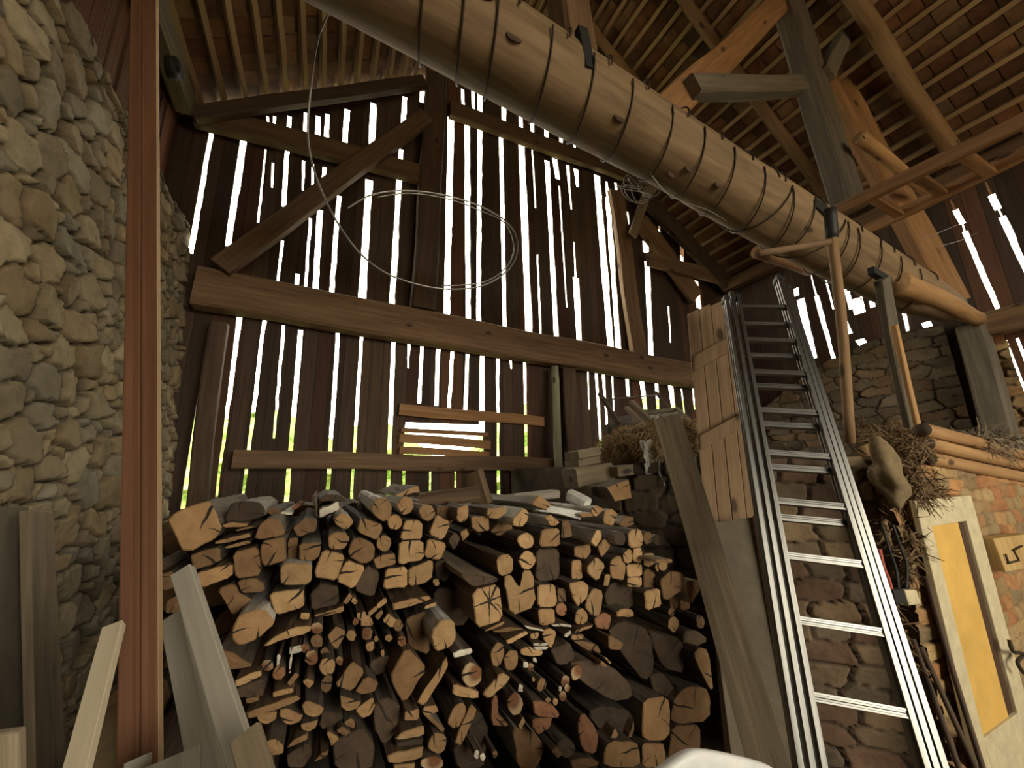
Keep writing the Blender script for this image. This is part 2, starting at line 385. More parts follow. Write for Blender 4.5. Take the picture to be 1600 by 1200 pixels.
def scatter(w, h, dmin, fixed=(), tries=6000, asp=1.0, dfix=None):
    pts = [tuple(p) for p in fixed]; nf = len(pts)
    for _ in range(tries):
        p = (rng.uniform(-.1, w + .1), rng.uniform(-.1, h + .1)); d = dmin(p) if callable(dmin) else dmin
        if all(math.hypot(p[0] - q[0], (p[1] - q[1]) * asp) > (d if i >= nf else (dfix or d)) for i, q in enumerate(pts)): pts.append(p)
    return pts
def courses(w, h, ch, bw, jit=.25):
    pts = []; z = ch / 2; k = 0
    while z < h + ch:
        x = -random.random() * bw
        while x < w + bw:
            b_ = bw * random.uniform(.55, 1.35); pts.append((x + b_ / 2, z + random.uniform(-1, 1) * ch * jit * .4)); x += b_
        z += ch * random.uniform(.8, 1.2); k += 1
    return pts
# ================================================================== the setting
D = 4.5; XR = 6.6; EAVE = 5.1; RX, RZ = 2.75, 8.35; XL = -1.6; EL = 5.42; YB = -4.6
def xl(z): return -1.15 - (z - 1.45) * .08          # battered left wall face
# ---- slatted walls: solid boards with the real gaps between them
def board_wall(name, gaps, to3, zr, urange, mat, thick, nrmv, topf=None, zones=()):
    """gaps: (u0,z0,u1,z1,width0,width1) lines on the wall plane; to3(u,z,off)->xyz"""
    G = []
    for g in gaps:
        (ua, za, ub, zb, wa, wb) = g
        if za > zb: ua, za, ub, zb, wa, wb = ub, zb, ua, za, wb, wa
        G.append((ua, za, ub, zb, wa, wb, random.uniform(0, 99)))
    zs = set(np.arange(zr[0], zr[1], .09).tolist()) | {zr[1]}
    for g in G: zs |= {g[1] - 1e-4, g[1], g[3], g[3] + 1e-4}
    zs = sorted(z for z in zs if zr[0] <= z <= zr[1])
    def span(g, z):
        t = (z - g[1]) / max(1e-6, g[3] - g[1]); u = g[0] + (g[2] - g[0]) * t; w = g[4] + (g[5] - g[4]) * t
        k = vnoise(np.array([z * 2.3 + g[6]]), np.array([g[6]]), 4)[0]; k2 = vnoise(np.array([z * 9 + g[6]]), np.array([g[6] + 5]), 6)[0]
        w *= .85 + .3 * k + .14 * k2; u += (k2 - .5) * .008
        return u - w / 2, u + w / 2
    mb = MB()
    for z0, z1 in zip(zs[:-1], zs[1:]):
        if z1 - z0 < 5e-5: continue
        zm = (z0 + z1) / 2
        act = sorted(((g, *span(g, zm)) for g in G if g[1] <= zm <= g[3]), key=lambda a: a[1])
        lo0 = urange(z0)[0]; lo1 = urange(z1)[0]; segs = []
        cur0, cur1 = lo0, lo1
        for g, _, _ in act:
            a0, b0 = span(g, z0); a1, b1 = span(g, z1)
            if b0 <= cur0 or b1 <= cur1: continue
            if a0 > cur0 and a1 > cur1: segs.append((cur0, a0, cur1, a1))
            cur0, cur1 = b0, b1
        h0, h1 = urange(z0)[1], urange(z1)[1]
        if h0 > cur0 or h1 > cur1: segs.append((cur0, max(h0, cur0 + .001), cur1, max(h1, cur1 + .001)))
        for a0, b0, a1, b1 in segs:
            q = [to3(a0, z0, 0), to3(b0, z0, 0), to3(b1, z1, 0), to3(a1, z1, 0), to3(a0, z0, thick), to3(b0, z0, thick), to3(b1, z1, thick), to3(a1, z1, thick)]
            mb.add(q, [(0, 1, 2, 3), (4, 7, 6, 5), (0, 3, 7, 4), (1, 5, 6, 2)])
    return struct(mb.make(name, MW[mat]))
def gline(a, b, w0, w1=None, Y=D):
    p, q = onY(*a, Y), onY(*b, Y); w1 = w0 if w1 is None else w1
    k = lambda pt, w: w * (onY(pt[0] + 1, pt[1], Y)[0] - onY(pt[0], pt[1], Y)[0])
    return (p[0], p[2], q[0], q[2], k(a, w0), k(b, w1))
GW = 1.18    # the photograph's glare widens every slit
UP = [((330,207),(297,396),7,7),((380,218),(356,385),8,8),((415,232),(403,348),2,3),((426,253),(425,293),3,3),((452,180),(443,323),6,6),((429,180),(428,200),4,4),((418,180),(419,197),3,3),
 ((479,175),(477,220),6,6),((475,250),(473,297),4,2),((442,375),(433,447),4,3),((485,340),(477,460),4,4),((465,427),(463,457),5,5),((497,180),(495,230),6,6),((489,255),(488,290),3,3),((500,327),(492,463),7,7),
 ((512,177),(509,233),6,6),((507,260),(506,280),5,5),((543,170),(537,243),7,7),((530,305),(517,468),6,6),((584,160),(581,228),8,8),((577,280),(565,478),9,9),((633,150),(630,195),6,6),((627,232),(612,485),6,7),
 ((660,133),(659,160),6,5),((705,183),(698,503),8,8),((723,138),(724,163),4,4),((739,137),(740,172),4,4),((750,138),(750,177),6,6),((787,157),(788,192),5,5),((813,172),(815,205),5,5),((832,182),(832,210),5,4),((854,195),(854,218),6,5),
 ((877,206),(877,228),5,4),((898,218),(898,235),3,3),((920,232),(920,243),2,2),((730,192),(732,505),7,6),((750,198),(748,510),6,6),((783,213),(789,518),5,5),((815,225),(827,525),8,8),((832,233),(837,325),2,2),((840,397),(845,525),2,3),
 ((855,250),(870,532),6,6),((867,247),(872,280),7,6),((874,290),(886,480),2,2),((887,257),(893,327),4,2),((900,263),(903,292),5,4),((897,377),(900,433),1,3),((900,433),(906,540),7,7),((933,273),(955,548),8,8),((948,283),(950,308),3,4),((950,308),(967,550),6,7),
 ((962,285),(970,373),3,2),((972,397),(981,520),2,2),((1009,377),(1010,395),8,8),((1011,408),(1018,555),6,6),((1065,384),(1068,443),4,4),((1087,438),(1093,482),6,6),((1045,478),(1048,535),2,2),((980,330),(982,350),3,3),((1030,352),(1031,375),3,2)]
LO = [((329,523),(285,795),9,9),((374,495),(338,777),9,4),((413,500),(380,775),7,5),((443,508),(428,685),6,4),((470,515),(446,799),8,8),((528,520),(512,772),7,6),((565,525),(549,782),5,5),((615,534),(606,777),7,6),((639,536),(638,575),5,3),
 ((631,735),(631,768),5,4),((660,541),(655,630),6,6),((685,545),(682,634),7,7),((707,549),(702,637),6,6),((731,553),(727,655),6,7),((754,556),(753,680),8,10),((778,560),(779,780),5,5),((798,562),(799,576),4,3),((820,566),(824,770),5,5),((672,737),(672,770),3,3),
 ((712,737),(712,762),3,3),((895,577),(901,702),3,3),((919,580),(921,640),3,2),((932,583),(940,703),5,5),((943,585),(949,664),5,4),((957,588),(961,688),3,3),((980,592),(982,619),6,6),((1003,593),(1009,640),8,7),((1026,597),(1029,645),6,5),((1048,601),(1055,655),8,8),
 ((1065,607),(1072,664),3,3),((1084,605),(1086,640),5,3)]
gl = [gline(a, b, w0 * GW, w1 * GW) for a, b, w0, w1 in UP] + [gline(a, b, w0 * GW * .76, w1 * GW * .76) for a, b, w0, w1 in LO]
# the small window hole low in the gable: a broad opening that boards once closed
hw0, hw1 = onY(628, 655, D), onY(764, 716, D)
gl.append(((hw0[0] + hw1[0]) / 2 - .02, hw1[2], (hw0[0] + hw1[0]) / 2 - .02, hw0[2] - .03, (hw1[0] - hw0[0]) * .8, (hw1[0] - hw0[0]) * .8))
def gr(z):
    if z <= EL: a = -1.95
    else: a = RX + (XL - RX) * (RZ - z) / (RZ - EL)
    if z <= EAVE: c = XR + .1
    else: c = RX + (XR + .15 - RX) * (RZ - z) / (RZ - EAVE)
    return (a, max(c, a + .01))
wall_back = board_wall('wall_back', gl, lambda u, z, o: (u, D + o, z), (0, RZ), gr, 'gable', .016, 0)
def sline(a, b, w0, w1=None):
    p, q = onX(*a, XR), onX(*b, XR); w1 = w0 if w1 is None else w1
    k = lambda pt, w: w * abs(onX(pt[0] + 1, pt[1], XR)[1] - onX(pt[0], pt[1], XR)[1])
    return (-p[1], p[2], -q[1], q[2], k(a, w0), k(b, w1))
SG = [((1243,450),(1245,462),9,9),((1250,467),(1271,560),11,11),((1267,430),(1275,462),2,3),((1275,462),(1302,560),8,7),((1287,427),(1302,483),3,3),((1320,442),(1330,483),8,8),((1337,466),(1343,490),17,17),((1360,465),(1364,480),9,9),((1318,502),(1326,522),13,13),
 ((1343,530),(1351,541),17,17),((1412,487),(1419,519),8,7),((1446,503),(1450,511),14,14),((1485,312),(1492,327),3,4),((1492,327),(1504,350),11,11),((1504,350),(1507,361),3,3),((1507,361),(1562,490),10,9),((1539,283),(1549,304),3,4),((1549,304),(1560,327),12,12),((1560,327),(1565,338),3,3),
 ((1565,338),(1640,500),12,11),((1588,200),(1592,208),10,10),((1540,548),(1600,695),9,9),((1556,535),(1620,705),5,5),((1572,531),(1640,715),5,5),((1589,528),(1660,720),6,6)]
sg = [sline(a, b, w0 * .95, w1 * .95) for a, b, w0, w1 in SG]
wall_right = board_wall('wall_right', sg, lambda u, z, o: (XR + o, -u, z), (0, EAVE + .1), lambda z: (-D, -YB), 'sideboards', .016, 0)
# ---- left wall: rubble masonry below, reddish boards above
def uv_left(x, y):
    z = 2.4
    for _ in range(4):
        p = onX(x, y, xl(z)); z = p[2]
    return (p[1] - .55, z)
LS = [(25,80),(87,175),(154,185),(124,115),(80,45),(42,238),(154,290),(70,332),(112,308),(21,310),(14,378),(122,343),(20,150),(120,40),(80,411),(21,401),(150,457),(84,481),(130,516),(21,513),(28,572),(171,562),(122,607),(80,597),(21,618),(42,688),(112,677),(115,705),(164,709),
 (119,733),(38,751),(140,760),(168,775),(160,808),(108,836),(120,912),(124,1000),(136,952),(30,460),(50,650),(10,690),(60,20),(170,420),(105,560)]
hl = 4.1
fix = [p for p in (uv_left(*q) for q in LS) if 0 < p[0] < 4 and 0 < p[1] < hl + .3]
seeds, rads = [], []
def grow(cands, r, k):
    for p in cands:
        if all(math.hypot(p[0] - q[0], (p[1] - q[1]) * 1.25) > (r + t) * k for q, t in zip(seeds, rads)): seeds.append(p); rads.append(r)
rp = lambda n, y0=-.1, y1=4.1: [(rng.uniform(y0, y1), rng.uniform(-.1, hl + .2)) for _ in range(n)]
grow(fix, .12, .62); grow(rp(900, -.1, 2.0), .17, .95); grow(rp(1500), .11, .92); grow(rp(2500), .065, .9); grow(rp(5000), .035, .9)
rads = [r * .75 for r in rads]
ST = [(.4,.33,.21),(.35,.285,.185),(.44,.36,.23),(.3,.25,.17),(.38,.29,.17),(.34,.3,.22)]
wl = masonry('wall_left', (xl(0), .55, 0), (0, 1, 0), (-.08, 0, 1), (1, 0, .08), 3.94, hl, .0125, seeds, ST, 1.25, .02, .06, .028, (.09, .07, .048), tiltk=.17, warp=.05, rads=rads, pn=4., edge=.75,
             topf=lambda u: hl - .1 + .2 * fbm(u * 3, u * 0 + 2, 9))
struct(wl)
mb = MB(); mb.box(-1.95, -1.8, YB, .6, 0, EL); mb.box(-1.95, -1.8, .5, D, 0, EL); mb.box(-1.8, -1.2, .5, .56, 0, 4.1); mb.box(-1.8, -1.45, .56, D, 3.95, 4.0)
struct(mb.make('wall_left_core', MW['concrete']))
mb = MB()
for k in range(46):       # upright boards closing the wall above the masonry
    y0 = .6 + k * .085; o = random.uniform(-.012, .012)
    x = -1.62 + o; mb.box(x - .02, x, y0, y0 + .08, 3.9, EL + .1)
o = mb.make('wall_left_upper', MW['lath']); struct(o)
# ---- floor, back wall with the big barn doorway, outside
mb = MB(); mb.box(-1.95, XR + .1, YB - .1, D + .1, -.2, 0); struct(mb.make('floor', MW['earth']))
mb = MB(); dx0, dx1, dz, dl = .8, 5.4, 4.3, 1.1
mb.box(-1.95, dx0, YB - .1, YB, 0, 5.3); mb.box(dx1, XR + .1, YB - .1, YB, 0, 5.3); mb.box(dx0, dx1, YB - .1, YB, dz, 5.3); mb.box(dx0, dx1, YB - .1, YB, 0, dl)
mb.add([(-1.95, YB, 5.3), (XR + .1, YB, 5.3), (RX, YB, RZ), (-1.95, YB - .1, 5.3), (XR + .1, YB - .1, 5.3), (RX, YB - .1, RZ)], [(0, 1, 2), (3, 5, 4), (0, 2, 5, 3), (1, 4, 5, 2)])
struct(mb.make('wall_front', MW['concrete']))
mb = MB()
n = 40
vs = [(-60 + 120 * i / n, -40 + 120 * j / n, -.25) for i in range(n + 1) for j in range(n + 1)]
mb.add(vs, [(i * (n + 1) + j, (i + 1) * (n + 1) + j, (i + 1) * (n + 1) + j + 1, i * (n + 1) + j + 1) for i in range(n) for j in range(n)])
o = mb.make('ground_outside', MW['grass']); struct(o)
def bush(name, c, r, h, label):
    mb = MB(); nu, nv = 26, 14; vs = []
    for j in range(nv + 1):
        for i in range(nu):
            a = 2 * PI * i / nu; t = j / nv; k = math.sin(PI * min(1, .12 + t * .88)) ** .55
            q = 1 + random.uniform(-.16, .16)
            vs.append((r * math.cos(a) * k * q, r * .6 * math.sin(a) * k * q, h * t * (1 + random.uniform(-.05, .05)) - .25))
    fs = [(j * nu + i, j * nu + (i + 1) % nu, (j + 1) * nu + (i + 1) % nu, (j + 1) * nu + i) for j in range(nv) for i in range(nu)]
    mb.add(vs, fs); o = mb.make(name, MW['leaf'], None, Matrix.Translation((c[0], c[1], 0)))
    return tag(o, label, 'bush', 'green bushes outside the gable')
BL = 'green bush outside, glimpsed through the low slits of the gable'
for x, y, r, h in ((-5.4, 8.6, 1.8, 3.3), (-3.2, 11.2, 1.8, 3.6), (-1.0, 8.6, 1.8, 3.1), (1.3, 11.2, 1.8, 3.3), (3.4, 8.6, 1.7, 2.5), (6.2, 11.2, 2.2, 4.2), (8.6, 8.6, 2.0, 4.0), (12.2, 10.4, 2.2, 4.4)):
    bush('hedge_bush', (x, y), r, h, BL)
for x, y, r, h in ((11.5, .6, 2.2, 3.2), (13.0, -4.4, 2.2, 3.0)):
    o = bush('hedge_bush', (x, y), r, h, 'green bush outside, glimpsed through the low slits of the right wall'); o['group'] = 'green bushes beyond the right wall'
# ---- roof: clay tiles on battens seen from below
def roof(name, ex, ez, y0, y1, sgn):
    """battens every 22 cm from eave (ex,ez) to the ridge"""
    dx, dz = RX - ex, RZ - ez; L = math.hypot(dx, dz); tx, tz = dx / L, dz / L; nx, nz = -tz * sgn, tx * sgn
    if nz < 0: nx, nz = -nx, -nz
    mb = MB(); cols_ = []
    P = lambda s, y, o: (ex + tx * s + nx * o, y, ez + tz * s + nz * o)
    s = -.3; T = [(.24, .11, .05), (.2, .085, .04), (.27, .14, .07), (.15, .075, .04), (.26, .155, .085)]
    while s < L:
        e = min(s + .27, L)
        y = y0
        while y < y1:
            w = .18; a, b_ = y + .004, min(y + w - .004, y1); j = random.uniform(0, .012); j2 = random.uniform(0, .012)
            q = [P(s, a, .05 + j), P(s, b_, .05 + j2), P(e, b_, .018 + j2), P(e, a, .018 + j), P(s, a, .07 + j), P(s, b_, .07 + j2), P(e, b_, .04 + j2), P(e, a, .04 + j)]
            n0 = len(mb.f); mb.add(q, [(0, 1, 2, 3), (4, 7, 6, 5), (0, 4, 5, 1)])
            t = np.array(random.choice(T)) * random.uniform(.6, 1.2); cols_ += [t] * 8
            y += w
        s += .22
    s = .02
    while s < L - .05:
        bw, bh = .05, .05; j = [random.uniform(-.008, .008) for _ in range(12)]
        ys = np.linspace(y0, y1, 12); n0 = len(mb.v)
        rings = [[P(s + j[k] - bw / 2, yy, -bh), P(s + j[k] + bw / 2, yy, -bh), P(s + j[k] + bw / 2, yy, .016), P(s + j[k] - bw / 2, yy, .016)] for k, yy in enumerate(ys)]
        mb.loft(rings, 1); cols_ += [np.array((.3, .2, .1))] * (len(mb.v) - n0)
        s += .22
    # the closed outer skin of the roof
    n0 = len(mb.v); mb.add([P(-.5, YB - .3, .09), P(-.5, D + .3, .09), P(L + .12, D + .3, .09), P(L + .12, YB - .3, .09), P(-.5, YB - .3, .11), P(-.5, D + .3, .11), P(L + .12, D + .3, .11), P(L + .12, YB - .3, .11)],
        [(0, 1, 2, 3), (4, 7, 6, 5), (0, 4, 5, 1), (1, 5, 6, 2), (2, 6, 7, 3), (3, 7, 4, 0)], 0); cols_ += [np.array((.2, .09, .05))] * 8
    o = mb.make(name, [MW['tile'], MW['batten']])
    at = o.data.color_attributes.new('tint', 'FLOAT_COLOR', 'POINT'); C = np.ones((len(cols_), 4)); C[:, :3] = np.array(cols_); at.data.foreach_set('color', C.ravel())
    return struct(o)
MW['batten'] = wood('roof_batten', (.17, .11, .055), (.31, .205, .11), (.45, .32, .18), fine=26, src='Generated', axis=1, knots=False)
roof('ceiling_right', XR + .05, EAVE, -1.6, D, 1)
roof('ceiling_left', XL - .05, EL - .02, .9, D, -1)
# ---- the raised hay mow: masonry front, core
LZ = 1.72
plan = [(XR, 1.27), (3.19, 1.27), (3.16, 1.42), (2.52, 2.05), (2.16, 2.62), (2.1, D - .04), (XR, D - .04)]
mb = MB(); n = len(plan)
mb.add([(x, y, 0) for x, y in plan] + [(x, y, LZ) for x, y in plan], [tuple(range(n, 2 * n))] + [(i, (i + 1) % n, n + (i + 1) % n, n + i) for i in range(n)])
struct(mb.make('wall_mow_core', MW['earth']))
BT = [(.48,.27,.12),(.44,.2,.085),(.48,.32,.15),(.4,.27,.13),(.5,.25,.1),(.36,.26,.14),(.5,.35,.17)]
_fa, _fb = onY(1450, 727, 1.2), onY(1600, 748, 1.2)
def front_top(u): return _fa[2] + (3.0 + u - _fa[0]) * (_fb[2] - _fa[2]) / (_fb[0] - _fa[0])
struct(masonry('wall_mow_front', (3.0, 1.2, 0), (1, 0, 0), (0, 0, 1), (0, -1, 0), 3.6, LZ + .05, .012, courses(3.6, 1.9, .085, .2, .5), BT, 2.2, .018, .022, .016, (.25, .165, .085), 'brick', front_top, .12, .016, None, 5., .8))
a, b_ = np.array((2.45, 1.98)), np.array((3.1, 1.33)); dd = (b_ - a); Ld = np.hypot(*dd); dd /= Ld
BD = [(.2,.12,.075),(.25,.17,.1),(.17,.11,.075),(.28,.2,.12),(.2,.15,.1)]  # brick tones darkened to carry the shade behind the ladder
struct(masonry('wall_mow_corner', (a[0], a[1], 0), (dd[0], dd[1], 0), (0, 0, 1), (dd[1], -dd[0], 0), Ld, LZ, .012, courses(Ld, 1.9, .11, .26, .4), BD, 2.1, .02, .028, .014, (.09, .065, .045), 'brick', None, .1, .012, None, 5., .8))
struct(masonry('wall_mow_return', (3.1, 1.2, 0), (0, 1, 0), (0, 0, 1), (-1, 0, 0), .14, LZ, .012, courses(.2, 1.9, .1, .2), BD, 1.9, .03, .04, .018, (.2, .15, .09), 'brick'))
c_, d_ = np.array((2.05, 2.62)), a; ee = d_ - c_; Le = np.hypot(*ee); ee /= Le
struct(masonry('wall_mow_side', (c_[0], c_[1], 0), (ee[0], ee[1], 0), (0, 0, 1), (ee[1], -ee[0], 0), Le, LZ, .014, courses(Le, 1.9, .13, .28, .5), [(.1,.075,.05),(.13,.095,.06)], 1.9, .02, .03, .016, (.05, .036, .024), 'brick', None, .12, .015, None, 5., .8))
# ---- dim rubble wall standing inside the right wall, above the mow
tp = [onX(*q, XR - .09) for q in ((1190,640),(1240,600),(1300,560),(1400,520),(1500,505))]
ys_ = np.array([p[1] for p in tp])[::-1]; zs_ = np.array([p[2] for p in tp])[::-1]
y1 = D - .1; y0 = 1.75; Hs = 3.35 - LZ
def rtop(u): return np.clip(np.interp(y0 + u, ys_, zs_), LZ + .3, 3.3) - LZ + .1 * (fbm(u * 4, u * 0, 8) - .5)
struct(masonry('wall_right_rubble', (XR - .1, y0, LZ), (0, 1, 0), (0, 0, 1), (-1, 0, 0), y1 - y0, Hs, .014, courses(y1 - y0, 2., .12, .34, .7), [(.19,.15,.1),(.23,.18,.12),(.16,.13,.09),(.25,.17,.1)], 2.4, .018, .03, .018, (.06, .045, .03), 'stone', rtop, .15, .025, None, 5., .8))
mb = MB(); mb.box(XR - .1, XR, y0, y1, LZ, LZ + .35); struct(mb.make('wall_right_core', MW['concrete']))
struct(masonry('wall_right_brick', (XR - .1, 1.33, LZ - .3), (0, 1, 0), (0, 0, 1), (-1, 0, 0), .3, 1.75, .012, courses(.3, 2., .1, .2, .4), BT, 1.9, .03, .04, .018, (.3, .215, .12), 'brick'))
# ---- daylight
w = bpy.data.worlds.new('sky'); SC.world = w; w.use_nodes = True
bg = w.node_tree.nodes['Background']; bg.inputs[0].default_value = (1, .92, .73, 1); bg.inputs[1].default_value = 10.0
def area(name, loc, tgt, sx, sy, e, col):
    l = bpy.data.lights.new(name, 'AREA'); l.shape = 'RECTANGLE'; l.size = sx; l.size_y = sy; l.energy = e; l.color = col
    o = bpy.data.objects.new(name, l); COL.objects.link(o)
    o.matrix_basis = (Vector(tgt) - Vector(loc)).to_track_quat('-Z', 'Y').to_matrix().to_4x4(); o.matrix_basis.translation = Vector(loc)
    m4 = o.matrix_basis.copy(); m4.translation = Vector(loc); o.matrix_basis = m4
    return o
pl = area('doorway_daylight', ((dx0 + dx1) / 2, YB - .05, (dz + dl) / 2), ((dx0 + dx1) / 2, 4, (dz + dl) / 2), dx1 - dx0, dz - dl, 100, (1, 1, 1)); pl.data.cycles.is_portal = True
s = bpy.data.lights.new('sun', 'SUN'); s.energy = 20; s.angle = .01; s.color = (1, .95, .85)
so = bpy.data.objects.new('sun', s); COL.objects.link(so); so.matrix_basis = Vector((1, .35, -1.3)).to_track_quat('-Z', 'Y').to_matrix().to_4x4()
SC.view_settings.view_transform = 'Standard'; SC.view_settings.look = 'None'; SC.view_settings.gamma = 1; SC.view_settings.use_curve_mapping = False
SC.view_settings.exposure = 0.0
SC.cycles.use_denoising = True; SC.cycles.max_bounces = 6; SC.cycles.diffuse_bounces = 3; SC.cycles.sample_clamp_indirect = 6
# ================================================================== timber frame
def gb(name, a, b_, wpx, dep, mat, label, cat='beam', Y=4.42, group=None, ext=(0, 0), **k):
    """a member lying against the gable: picked centre line, height in picture pixels, depth in metres"""
    A, B = onY(*a, Y - dep / 2), onY(*b_, Y - dep / 2); mx, my = (a[0] + b_[0]) / 2, (a[1] + b_[1]) / 2
    t = nrm((b_[0] - a[0], b_[1] - a[1])); p, q = (mx - t[1] * wpx / 2, my + t[0] * wpx / 2), (mx + t[1] * wpx / 2, my - t[0] * wpx / 2)
    P_, Q_ = onY(*p, Y), onY(*q, Y); d = nrm(B - A); v = Q_ - P_; w = float(np.linalg.norm(v - d * np.dot(v, d)))
    A = A - d * ext[0]; B = B + d * ext[1]
    o = timber(name, A, B, w, dep, mat, up=(0, -1, 0), **k)
    return tag(o, label, cat, group)
gb('tie_beam', (327, 453), (1083, 588), 46, .2, 'timber', 'heavy hewn beam running across the slatted gable wall at mid height', ext=(.1, .7), Y=4.45)
gb('collar_beam', (305, 180), (655, 272), 27, .12, 'timber', 'upper left rail across the gable, crossing the long slanting brace', Y=4.43, ext=(0, .05))
gb('rail_beam', (702, 171), (985, 276), 19, .1, 'timber', 'upper right rail across the gable, just below the big round log', 'beam', Y=4.45, ext=(0, .15))
gb('brace_beam', (345, 419), (664, 182), 30, .12, 'timber', 'long brace slanting from the heavy gable beam up to the king post', 'brace', Y=4.28)
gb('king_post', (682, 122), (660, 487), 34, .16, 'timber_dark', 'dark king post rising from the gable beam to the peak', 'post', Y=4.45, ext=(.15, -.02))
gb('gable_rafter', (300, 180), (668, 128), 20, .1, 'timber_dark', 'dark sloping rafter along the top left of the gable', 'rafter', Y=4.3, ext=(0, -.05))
gb('gable_rafter', (1036, 338), (1138, 446), 17, .1, 'timber_dark', 'dark sloping rafter along the lower right of the gable', 'rafter', Y=4.3, ext=(.4, -.05))
gb('stud_post', (962, 300), (998, 556), 20, .1, 'timber', 'slim upright post right of the brightest pair of slits, above the beam', 'post', Y=4.44)
gb('brace_beam', (1000, 345), (1088, 465), 22, .08, 'timber', 'short brown brace slanting down at the right end of the gable', 'brace', Y=4.4)
gb('rail_beam', (1012, 404), (1132, 438), 18, .07, 'timber', 'short rail at the right end of the gable running to the ladder top', 'beam', Y=4.29)
gb('wooden_stick', (1018, 285), (988, 368), 13, .04, 'plank', 'loose tilted stick hanging from the tangled wire beside the round log', 'stick', Y=4.18)
gb('rail_beam', (365, 717), (865, 727), 25, .1, 'timber', 'long low rail across the gable just above the firewood', 'beam', Y=4.45)
gb('nailed_board', (624, 639), (850, 659), 16, .03, 'timber_orange', 'long pointed board nailed above the small window hole', 'board', Y=4.46)
for i, (a, b_, w, l) in enumerate((((627, 671), (763, 680), 6, 'top'), ((624, 685), (766, 695), 13, 'middle'), ((624, 703), (764, 712), 11, 'bottom'))):
    gb('nailed_board', a, b_, w, .03, 'timber_orange', f'{l} slat nailed across the small bright window hole', 'board', Y=4.46, group='slats over the window hole')
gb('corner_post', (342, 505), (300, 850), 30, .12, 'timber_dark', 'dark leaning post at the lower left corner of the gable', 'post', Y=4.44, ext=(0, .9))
gb('stud_post', (888, 572), (896, 800), 20, .1, 'timber_dark', 'dark lower post under the beam, right of the pale green-lit pole', 'post', Y=4.45, ext=(0, .9))
A = onY(866, 573, 4.3); B = onY(876, 790, 4.2); B = A + (B - A) * (A[2] / (A[2] - B[2]))
tag(pole('bare_pole', B, A, .055, .05, 'pole_green_lit'), 'pale greenish bare pole standing against the gable under the beam', 'pole')
# right wall members
def ybeam(name, X, z, ya, yb, w, h, mat, label, cat='beam', **k):
    return tag(timber(name, (X, ya, z), (X, yb, z), w, h, mat, **k), label, cat)
ybeam('wall_plate', 6.46, 4.93, 4.3, -1.5, .2, .2, 'timber', 'eaves beam along the top of the slatted right wall')
p = onX(1565, 503, 6.45); ybeam('rail_beam', 6.46, float(p[2]), 1.5, -1.5, .22, .26, 'timber', 'thick beam on the right wall beyond the end of the round log')
ybeam('wall_plate', -1.5, 5.3, 4.25, .7, .16, .22, 'timber_grey', 'greyish eaves beam above the left stone wall')
p, q = onX(1515, 508, 6.36), onX(1540, 668, 6.36)
tag(timber('corner_post', (6.36, p[1], 1.74), (6.36, p[1], p[2] - .02), .2, .22, 'timber_grey', up=(0, 1, 0)), 'stout grey post standing at the end of the dim stone wall', 'post')
# ---- the great round log
LP = [((571,-142),(490,0)),((713,-48),(640,79)),((805,13),(737,131)),((965,118),(906,221)),((1071,188),(1019,279)),((1146,238),(1096,325)),((1221,287),(1174,370)),((1353,372),(1306,440)),((1440,428),(1396,482)),((1492,462),(1470,502))]
LC, LR = [], []
for t, b_ in LP:
    c = onY((t[0] + b_[0]) / 2, (t[1] + b_[1]) / 2, 1.5); LC.append(c); LR.append(math.hypot(t[0] - b_[0], t[1] - b_[1]) / 2 * depth(c) / F * .97)
d0 = LC[0] - LC[1]; e = LC[0] + d0 * ((LC[0][0] + 1.05) / -d0[0]); LC.insert(0, e); LR.insert(0, LR[0] * 1.02)
def log_at(t):
    i = min(int(t), len(LC) - 2); f = t - i; return LC[i] * (1 - f) + LC[i + 1] * f, LR[i] * (1 - f) + LR[i + 1] * f
root = empty('log_tie_beam', LC[0]); tag(root, 'huge peeled round log spanning the barn overhead, banded with wire', 'log')
M_, L_ = frame(LC[0], LC[-1]); Mi = M_.inverted()
mb = MB(); rings = []; n = 40
for k in range((len(LC) - 1) * 5 + 1):
    t = k / 5; c, r = log_at(t); c = Mi @ Vector(c); flatk = 1
    rings.append([(c.x, c.y + r * math.cos(a) * (1 + .03 * math.sin(3 * a + t * .7) + random.uniform(-.008, .008)), c.z + r * math.sin(a) * (1 + .03 * math.sin(3 * a + t * .7) + random.uniform(-.008, .008))) for a in [2 * PI * q / n for q in range(n)]])
mb.loft(rings, 0, True, 1); mb.make('trunk', [MW['log'], EG['tan']], root, M_, True)
def band(t, lean, mat='wiredark', rr=.0055, turns=1.0):
    c, r = log_at(t); c2, r2 = log_at(t + .05); ax = nrm(c2 - c); u = nrm(np.cross(ax, (0, 0, 1))); v = np.cross(u, ax); pts = []
    for k in range(int(26 * turns) + 1):
        a = 2 * PI * k / 26; pts.append(c + ax * lean * math.sin(a * .5 + .6) + (u * math.cos(a) + v * math.sin(a)) * (r * 1.035 + rr))
    wire('wire_band', pts, rr, mat, root, 1)
for t, l in ((1.9, .08), (2.45, .1), (2.95, .1), (3.4, .09), (3.78, .1), (4.2, .1), (4.75, .12), (5.3, .14), (5.9, .16), (6.5, .2), (6.72, -.12), (7.05, .25), (7.2, .1), (7.4, -.2), (7.62, .18), (7.8, .3), (8.05, .2), (8.4, .22), (8.8, .3)):
    band(t, l)
